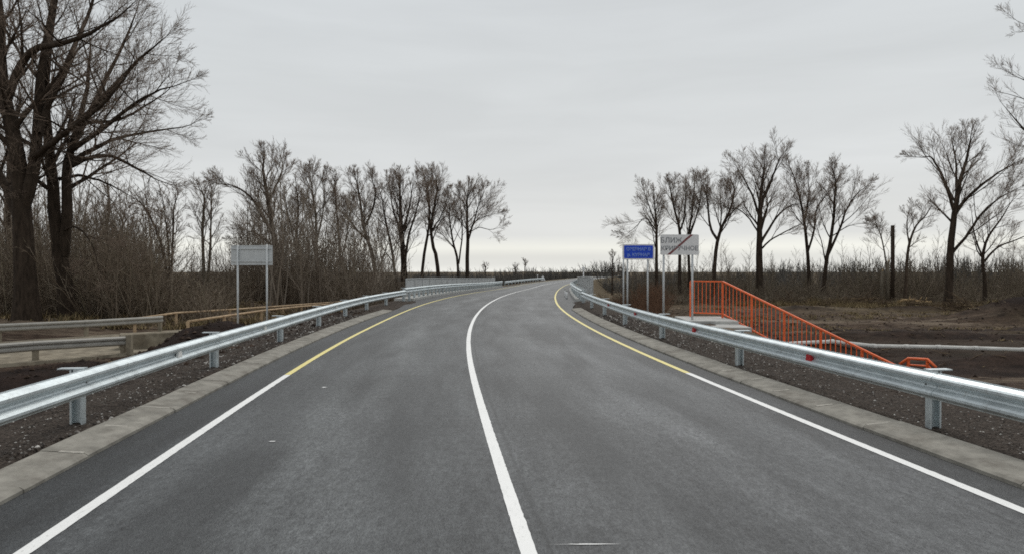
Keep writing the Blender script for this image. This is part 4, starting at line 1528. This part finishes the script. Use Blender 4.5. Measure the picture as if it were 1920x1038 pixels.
tree('large round-crowned tree near the right edge above the dirt field', 62.0, [
    ([(1778, 580), (1780, 520), (1783, 450), (1788, 400), (1794, 360), (1800, 320), (1812, 280), (1818, 245)], 0.37, 0.06),
    ([(1788, 385), (1776, 345, .6), (1760, 305, 1), (1745, 280, 1.4), (1728, 280, 1.8)], 0.17, 0.03),
    ([(1788, 395), (1812, 360, -.6), (1844, 330, -1), (1878, 305, -1.4), (1905, 290, -1.8)], 0.18, 0.03),
    ([(1792, 366), (1792, 320, .8), (1790, 280, 1.2), (1784, 250, 1.5)], 0.14, 0.03),
    ([(1784, 470), (1812, 435, -1), (1836, 395, -1.6), (1872, 360, -2.2), (1900, 345, -2.8)], 0.15, 0.03)], 40, dict(n1=13, n2=9, **{k: v for k, v in UPR.items()}), group=G2)
tree('low spreading tree at the right edge behind the round-crowned tree', 68.0, [
    ([(1848, 580), (1846, 520), (1842, 480), (1852, 440), (1876, 405), (1896, 370)], 0.22, 0.03),
    ([(1843, 490), (1870, 460, .6), (1905, 445, 1), (1940, 430, 1.5)], 0.12, 0.03),
    ([(1842, 480), (1828, 440, -.6), (1822, 400, -1)], 0.10, 0.03)], 41, dict(n1=9, n4=3, l1=0.32), group=G2)
tree('tree cut off by the right edge of the picture, hanging twigs high up', 44.0, [
    ([(2045, 600), (2040, 480), (2030, 360), (2022, 240), (2010, 120), (2004, 20)], 0.40, 0.07),
    ([(2032, 380), (1990, 320, .6), (1950, 270, 1), (1915, 240, 1.4), (1885, 205, 1.8)], 0.14, 0.02),
    ([(2022, 250), (1985, 200, -.6), (1945, 165, -1), (1910, 148, -1.4)], 0.13, 0.02),
    ([(2014, 160), (1985, 100, .6), (1955, 65, 1), (1925, 50, 1.4)], 0.12, 0.02)], 42, dict(n1=8, n2=7, n3=6, n4=3, l1=0.20, a1=0.8, fit=False), group=G2)

# charred pole and pale stubs in the field
X, Y, Z = px(1673, 545, 70)
zb = gz(X, Y)
pole = thing('charred_pole', 'charred dark pole standing upright in the right field', 'pole', (X, Y, zb))
MB().tube([(0, 0, -0.4), (0.05, 0, 3.0), (0.02, 0, EYE + (HORY - 423) * 70 / FPX - zb)], [0.22, 0.20, 0.19], 9).build('shaft', M['bark'], pole, True)
MB().tube([(0.1, -0.05, 2.0), (0.5, -0.1, 2.5)], [0.05, 0.02], 6).build('branch_stub', M['bark'], pole, True)
for x, yt, lab in ((1653, 508, 'pale broken stump left of the charred pole, the shorter one'), (1664, 490, 'pale broken stump against the charred pole, the taller one')):
    X, Y, Z = px(x, yt, 69)
    zb = gz(X, Y)
    t_ = thing('broken_stump', lab, 'stump', (X, Y, zb))
    MB().tube([(0, 0, -0.3), (0.03, 0, (Z - zb) * .6), (0.09, 0, Z - zb)], [0.19, 0.15, 0.11], 8).build('stem', M['bark_pale'], t_, True)
    MB().add([(0.0, -0.05, Z - zb - .02), (0.18, -0.05, Z - zb - .02), (0.12, 0.08, Z - zb - .02), (0.13, 0.0, Z - zb + .35)], [(0, 1, 3), (1, 2, 3), (2, 0, 3)]).build('splinter', M['wood_cut'], t_)
# cut logs and branches piled at the edge of the dirt
rr = random.Random(44)
lg = MB().tube([(-1, 0, 0), (1, 0, 0)], 0.12, 8)
for i, (x, y, d, ln, rz, rx_, lab) in enumerate(((1700, 548, 66, 1.1, 0.3, 0.25, 'pale cut log, left one of the pile right of the charred pole'), (1716, 545, 66.5, 1.3, -0.35, -0.2, 'pale cut log, middle one of the pile right of the charred pole'),
                                               (1731, 549, 66, 0.9, 0.12, 0.1, 'pale cut log, right one of the pile right of the charred pole'), (1610, 527, 72, 1.7, 0.05, 0.0, 'long pale log lying at the scrub edge left of the charred pole'),
                                               (1822, 562, 58, 0.3, 0.6, 0.9, 'short white-ended log at the foot of the spreading right tree'))):
    X, Y, Z = px(x, y, d)
    Z = gz(X, Y) + 0.25 + (0.1 if i < 3 else 0)
    t_ = thing('cut_log', lab, 'log', (X, Y, Z), rz)
    MB().tube([(-ln, 0, -rx_ * ln * 0.4), (0, 0.05, 0.02), (ln, 0, rx_ * ln * 0.4)], [0.15, 0.14, 0.12], 8).build('log', M['wood_cut'], t_, True)
    MB().tube([(ln * .3, 0, 0.1), (ln * .5, 0.05, 0.5)], [0.05, 0.02], 6).build('branch_stub', M['wood_cut'], t_, True)


for i, (x, d, w_, h_, lab) in enumerate(((1625, 66, 3.2, 1.1, 'wide heap of cut brush left of the charred pole'), (1480, 67, 2.6, 0.9, 'heap of cut brush at the scrub edge under the tallest right tree'),
                                         (1560, 64, 2.0, 0.6, 'low heap of cut brush under the fan-crowned tree'), (1722, 63, 2.2, 0.8, 'heap of cut branches around the pale log pile'),
                                         (1800, 56, 1.8, 1.2, 'tangle of broken branches at the foot of the round-crowned tree'))):
    q = np.random.default_rng(500 + i)
    n = 150
    X, Y = (x - 960) * d / FPX, d
    zb = gz(X, Y)
    a = q.uniform(0, 6.28, n)
    rr_ = np.sqrt(q.random(n))
    S_ = np.stack([np.cos(a) * rr_ * w_ * 0.8, np.sin(a) * rr_ * w_ * 0.4, np.maximum(0, (1 - rr_ ** 2)) * h_ * q.random(n) - 0.05], -1)
    az = q.uniform(0, 6.28, n)
    el = q.normal(0.15, 0.3, n)
    D_ = np.stack([np.cos(az) * np.cos(el), np.sin(az) * np.cos(el), np.sin(el)], -1)
    L_ = q.uniform(0.6, 1.8, n)
    g = grow(q, S_, D_, L_, q.uniform(0.015, 0.05, n), 3, 0.0, 0.12, 0.3)
    p, dd, L2, R2 = spawn(q, *g, L_, 4, 0.3, 0.6, 0.2, 0.45, 0.6)
    g2 = grow(q, p, dd, L2, np.maximum(R2, 0.010), 1, 0, 0.1, 0.4)
    V_, F_ = tubes_to_mesh([(g[0], g[2], 4), (g2[0], g2[2], 3)])
    V_[:, 2] = np.maximum(V_[:, 2], -0.1)
    o = link('brush_pile', np_mesh('brush_pile', V_, F_), M['brush'], None, (X, Y, zb))
    tag(o, lab, 'brush pile')

# ------------------------------------------------------------------ thickets, grass and far woods: masses nobody could count
def shrub_template(seed, stems=9, h=1.0, spread=0.33, n2=6, n3=4, rad=0.011):
    r = np.random.default_rng(seed)
    az = r.uniform(0, 6.28, stems)
    S_ = np.stack([np.cos(az) * 0.08, np.sin(az) * 0.08, np.full(stems, -0.05)], -1) * r.uniform(0.3, 1.6, (stems, 1))
    th = np.abs(r.normal(0, spread, stems))
    D_ = np.stack([np.cos(az) * np.sin(th), np.sin(az) * np.sin(th), np.cos(th)], -1)
    L_ = h * r.uniform(0.6, 1.05, stems)
    g = grow(r, S_, D_, L_, np.full(stems, rad), 3 if n3 else 2, 0.04, 0.10, 0.4)
    gs = [(g[0], g[2], 3)]
    p, dd, L2, R2 = spawn(r, *g, L_, n2, 0.12, 0.58, 0.2, 0.45, 0.65)
    g2 = grow(r, p, dd, L2, np.maximum(R2, rad * 0.55), 1, 0.05, 0.12, 0.5)
    gs.append((g2[0], g2[2], 3))
    if n3:
        p, dd, L3, R3 = spawn(r, *g2, L2, n3, 0.2, 0.6, 0.2, 0.5, 0.7)
        g3 = grow(r, p, dd, L3, np.maximum(R3, rad * 0.5), 1, 0.05, 0.12, 0.5)
        gs.append((g3[0], g3[2], 3))
    return tubes_to_mesh(gs)


def mass(name, label, cat, templates, X, Y, hs, ws, mat, seed, zoff=0.0):
    r = np.random.default_rng(seed)
    Z = ground_z(X, Y) + zoff
    which = r.integers(0, len(templates), len(X))
    a = r.uniform(0, 6.28, len(X))
    Vs, Fs, b = [], [], 0
    for k, (tv, tf) in enumerate(templates):
        ii = np.where(which == k)[0]
        if len(ii) == 0:
            continue
        c, s = np.cos(a[ii])[:, None], np.sin(a[ii])[:, None]
        x = (tv[None, :, 0] * c - tv[None, :, 1] * s) * ws[ii][:, None] + X[ii][:, None]
        y = (tv[None, :, 0] * s + tv[None, :, 1] * c) * ws[ii][:, None] + Y[ii][:, None]
        z = tv[None, :, 2] * hs[ii][:, None] + Z[ii][:, None]
        Vs.append(np.stack([x, y, z], -1).reshape(-1, 3))
        Fs.append((tf[None] + (np.arange(len(ii)) * len(tv))[:, None, None]).reshape(-1, tf.shape[1]) + b)
        b += len(ii) * len(tv)
    Vv, Ff = np.concatenate(Vs), np.concatenate(Fs)
    TRI[0] += len(Ff)
    o = link(name, np_mesh(name, Vv, Ff, False), mat)
    return tag(o, label, cat, None, 'stuff')


T1 = [shrub_template(100 + i, 6, 1.0, 0.36, 6, 3, 0.0058) for i in range(6)]


def sapling_template(seed):
    """one slim stem with many fine ascending twigs"""
    r = np.random.default_rng(seed)
    g = grow(r, np.zeros((2, 3)) + r.normal(0, 0.01, (2, 3)), norm(np.array([[0.05, 0.02, 1.0], [-0.12, 0.08, 1.0]])), np.array([1.0, 0.75]), np.array([0.0048, 0.0034]), 5, 0.03, 0.05, 0.3)
    gs = [(g[0], g[2], 3)]
    p, dd, L2, R2 = spawn(r, *g, np.array([1.0, 0.75]), 14, 0.25, 0.6, 0.15, 0.30, 0.6, 1.0, 0.6)
    g2 = grow(r, p, dd, L2, np.maximum(R2, 0.0017), 1, 0.08, 0.08, 0.5)
    gs.append((g2[0], g2[2], 3))
    p, dd, L3, R3 = spawn(r, *g2, L2, 6, 0.15, 0.5, 0.15, 0.5, 0.7)
    g3 = grow(r, p, dd, L3, np.maximum(R3, 0.0013), 1, 0.06, 0.1, 0.5)
    gs.append((g3[0], g3[2], 3))
    return tubes_to_mesh(gs)


T3 = [sapling_template(300 + i) for i in range(6)]
T2 = [shrub_template(120 + i, 8, 1.0, 0.55, 4, 3, 0.0090) for i in range(6)]
r = np.random.default_rng(77)


def pick(n, xr, dr):
    """spots spread over photograph columns xr and distances dr"""
    d = r.uniform(dr[0], dr[1], n)
    x = r.uniform(xr[0], xr[1], n)
    return (x - 960) * d / FPX, d, x


# left thicket
Xa, Ya, xa = pick(290, (-220, 300), (33, 50))
Xb, Yb, xb = pick(130, (290, 440), (40, 56))
Xc, Yc, xcx = pick(340, (430, 768), (46, 66))
Xa2, Ya2, xa2 = pick(180, (-260, 420), (33.5, 38))
Xo, Yo, xo = pick(90, (-620, -220), (33, 54))
X_ = np.concatenate([Xa, Xb, Xc, Xa2, Xo])
Y_ = np.concatenate([Ya, Yb, Yc, Ya2, Yo])
xs = np.concatenate([xa, xb, xcx, xa2])
hs = np.concatenate([r.uniform(3.2, 8.0, len(Xa)) * (1 + 0.5 * vn(Xa, Ya, 6, 35)), r.uniform(1.6, 3.2, len(Xb)), r.uniform(2.4, 5.2, len(Xc)) * (1 + 0.8 * (r.random(len(Xc)) > 0.85)), r.uniform(1.2, 3.0, len(Xa2)), r.uniform(3, 7, len(Xo))])
keep = (old_t(X_, Y_) > 9.2) & ((X_ - xc(Y_)) < -8.5)
X_, Y_, hs = X_[keep], Y_[keep], hs[keep]
mass('thicket', 'dense brown leafless thicket behind the old road on the left', 'thicket', T1, X_, Y_, hs * 0.86, 2.6 + 0.35 * hs, M['scrub'], 5)
Xs, Ys, xs_ = pick(300, (-200, 740), (42, 68))
hs = r.uniform(5.5, 10.5, len(Xs))
hs = np.where((xs_ > 320) & (xs_ < 440), hs * 0.5, hs)
keep = (old_t(Xs, Ys) > 9.5) & ((Xs - xc(Ys)) < -9)
mass('saplings', 'pale leafless saplings rising out of the left thicket', 'saplings', T3, Xs[keep], Ys[keep], hs[keep], hs[keep] * 1.35, M['sapling'], 15)
# right scrub band
Xa, Ya, xa = pick(450, (1150, 2120), (72, 96))
Xb, Yb, xb = pick(180, (1190, 2200), (66, 74))
X_ = np.concatenate([Xa, Xb])
Y_ = np.concatenate([Ya, Yb])
hs = np.concatenate([r.uniform(1.9, 4.4, len(Xa)) * (1 + 1.1 * vn(Xa, Ya, 8, 31)), r.uniform(0.8, 2.0, len(Xb)) * (1 + 0.9 * vn(Xb, Yb, 4, 33))])
keep = (X_ - xc(Y_)) > 9
X_, Y_, hs = X_[keep], Y_[keep], hs[keep]
mass('thicket', 'dense grey-brown scrub behind the dirt field on the right', 'thicket', T2, X_, Y_, hs, 2.0 + 0.5 * hs, M['scrub_right'], 6)
Xa, Ya, xa = pick(90, (1180, 2150), (74, 100))
hs = r.uniform(4.5, 8.5, len(Xa))
mass('saplings', 'thin leafless saplings standing among the trees of the right row', 'saplings', T3, Xa, Ya, hs, hs * 1.3, M['scrub_right'], 16)
Xa, Ya, xa = pick(330, (1112, 1240), (48, 80))
keep = (Xa - xc(Ya)) > 8.2
mass('thicket', 'reddish brown scrub on the bank between the right parapet and the blue sign', 'thicket', T2, Xa[keep], Ya[keep], r.uniform(1.2, 2.9, keep.sum()), r.uniform(1.4, 2.6, keep.sum()), M['scrub_red'], 7)


# dry grass along the edge of the dirt field and behind the old rail
def grass_template(seed, n=26):
    r = np.random.default_rng(seed)
    b = r.normal(0, 0.28, (n, 2))
    a = r.uniform(0, 6.28, n)
    ln = r.uniform(0.5, 1.0, n)
    bend = r.uniform(0.1, 0.6, n)
    V_ = np.zeros((n, 3, 3))
    w = 0.03
    V_[:, 0] = np.stack([b[:, 0] - np.sin(a) * w, b[:, 1] + np.cos(a) * w, np.zeros(n)], -1)
    V_[:, 1] = np.stack([b[:, 0] + np.sin(a) * w, b[:, 1] - np.cos(a) * w, np.zeros(n)], -1)
    V_[:, 2] = np.stack([b[:, 0] + np.cos(a) * bend * ln, b[:, 1] + np.sin(a) * bend * ln, ln], -1)
    return V_.reshape(-1, 3), np.arange(n * 3).reshape(n, 3)


TG = [grass_template(i) for i in range(4)]
Xa, Ya, _ = pick(650, (1560, 2200), (57, 73))
Xb, Yb, _ = pick(250, (1380, 1640), (62, 72))
X_, Y_ = np.concatenate([Xa, Xb]), np.concatenate([Ya, Yb])
keep = vn(X_, Y_, 5, 12) > -0.08
X_, Y_ = X_[keep], Y_[keep]
mass('dry_grass', 'pale dry grass in front of the scrub on the right', 'grass', TG, X_, Y_, r.uniform(0.25, 0.8, len(X_)), r.uniform(0.6, 1.5, len(X_)), M['dry_grass'], 8)
Xa, Ya, _ = pick(500, (-200, 640), (31, 46))
keep = (old_t(Xa, Ya) > 8.2) & ((Xa - xc(Ya)) < -8)
mass('dry_grass', 'dull dry grass at the foot of the left thicket', 'grass', TG, Xa[keep], Ya[keep], r.uniform(0.2, 0.6, keep.sum()), r.uniform(0.6, 1.4, keep.sum()), M['dry_grass'], 9)

Xa, Ya = r.uniform(12, 48, 900), r.uniform(28, 60, 900)
keep = (vn(Xa, Ya, 4, 51) > 0.08) & ((Xa - xc(Ya)) > 10)
mass('dry_grass', 'low tufts of dry grass scattered over the churned dirt on the right', 'grass', TG, Xa[keep], Ya[keep], r.uniform(0.10, 0.32, keep.sum()), r.uniform(0.4, 1.0, keep.sum()), M['dry_grass'], 18)
n = 700
Xa, Ya = r.uniform(9, 46, n), r.uniform(14, 62, n)
keep = (Xa - xc(Ya)) > 8.5
Xa, Ya = Xa[keep], Ya[keep]
n = len(Xa)
az = r.uniform(0, 6.28, n)
g = grow(r, np.stack([Xa, Ya, ground_z(Xa, Ya) + 0.04], -1), np.stack([np.cos(az), np.sin(az), np.full(n, 0.06)], -1), r.uniform(0.2, 1.3, n) * (0.4 + Ya / 60), r.uniform(0.008, 0.03, n), 2, 0.0, 0.12, 0.4)
V_, F_ = tubes_to_mesh([(g[0], g[2], 4)])
tag(link('stick_litter', np_mesh('stick_litter', V_, F_), M['brush']), 'broken sticks littering the churned dirt on the right', 'sticks', None, 'stuff')

# far woods
TF = [shrub_template(200 + i, 8, 1.0, 0.62, 9, 0, 0.017) for i in range(5)]
n = 850
th = r.uniform(math.radians(-58), math.radians(58), n)
D_ = r.uniform(230, 330, n)
X_, Y_ = D_ * np.sin(th), D_ * np.cos(th)
hh_ = r.uniform(5.6, 7.6, n) + 2.4 * vn(X_, Y_, 40, 3) + 5.5 * sstep(50, 170, X_) + 1.5 * vn(X_, Y_, 17, 9)
mass('far_wood', 'dark far-off wood along the horizon', 'wood', TF, X_, Y_, hh_, r.uniform(6, 9, n), M['far_wood'], 10)
n = 420
Xa = np.concatenate([r.uniform(-30, 14, n), r.uniform(22, 60, 160)])
Ya = np.concatenate([r.uniform(135, 175, n), r.uniform(110, 165, 160)])
keep = np.abs(Xa - xc(Ya)) > 8
Xa, Ya = Xa[keep], Ya[keep]
mass('far_hedge', 'dark low hedge beyond the far end of the bridge', 'hedge', TF, Xa, Ya, r.uniform(2.6, 4.6, len(Xa)), r.uniform(3, 5, len(Xa)), M['far_wood'], 11)
for i, (x, yt, d, lab) in enumerate(((984, 489, 170, 'lone small round tree on the horizon above the far road'), (966, 499, 175, 'tiny bush-like tree on the horizon left of the lone round tree'),
                                    (1148, 477, 120, 'small round bare tree on the horizon left of the blue sign'), (910, 498, 165, 'tiny tree on the horizon just right of the left row')
                                    )):
    tree(lab, d, [([(x, 520), (x, 512), (x + 1, (yt + 514) / 2 - 2), (x, yt + 6)], 0.16, 0.05)], 60 + i, dict(n1=10, n2=6, n3=5, n4=0, l1=0.30, a1=0.75, rmin=0.02, t1=0.25), name='far_tree', group='small far trees on the horizon', twig='twig')
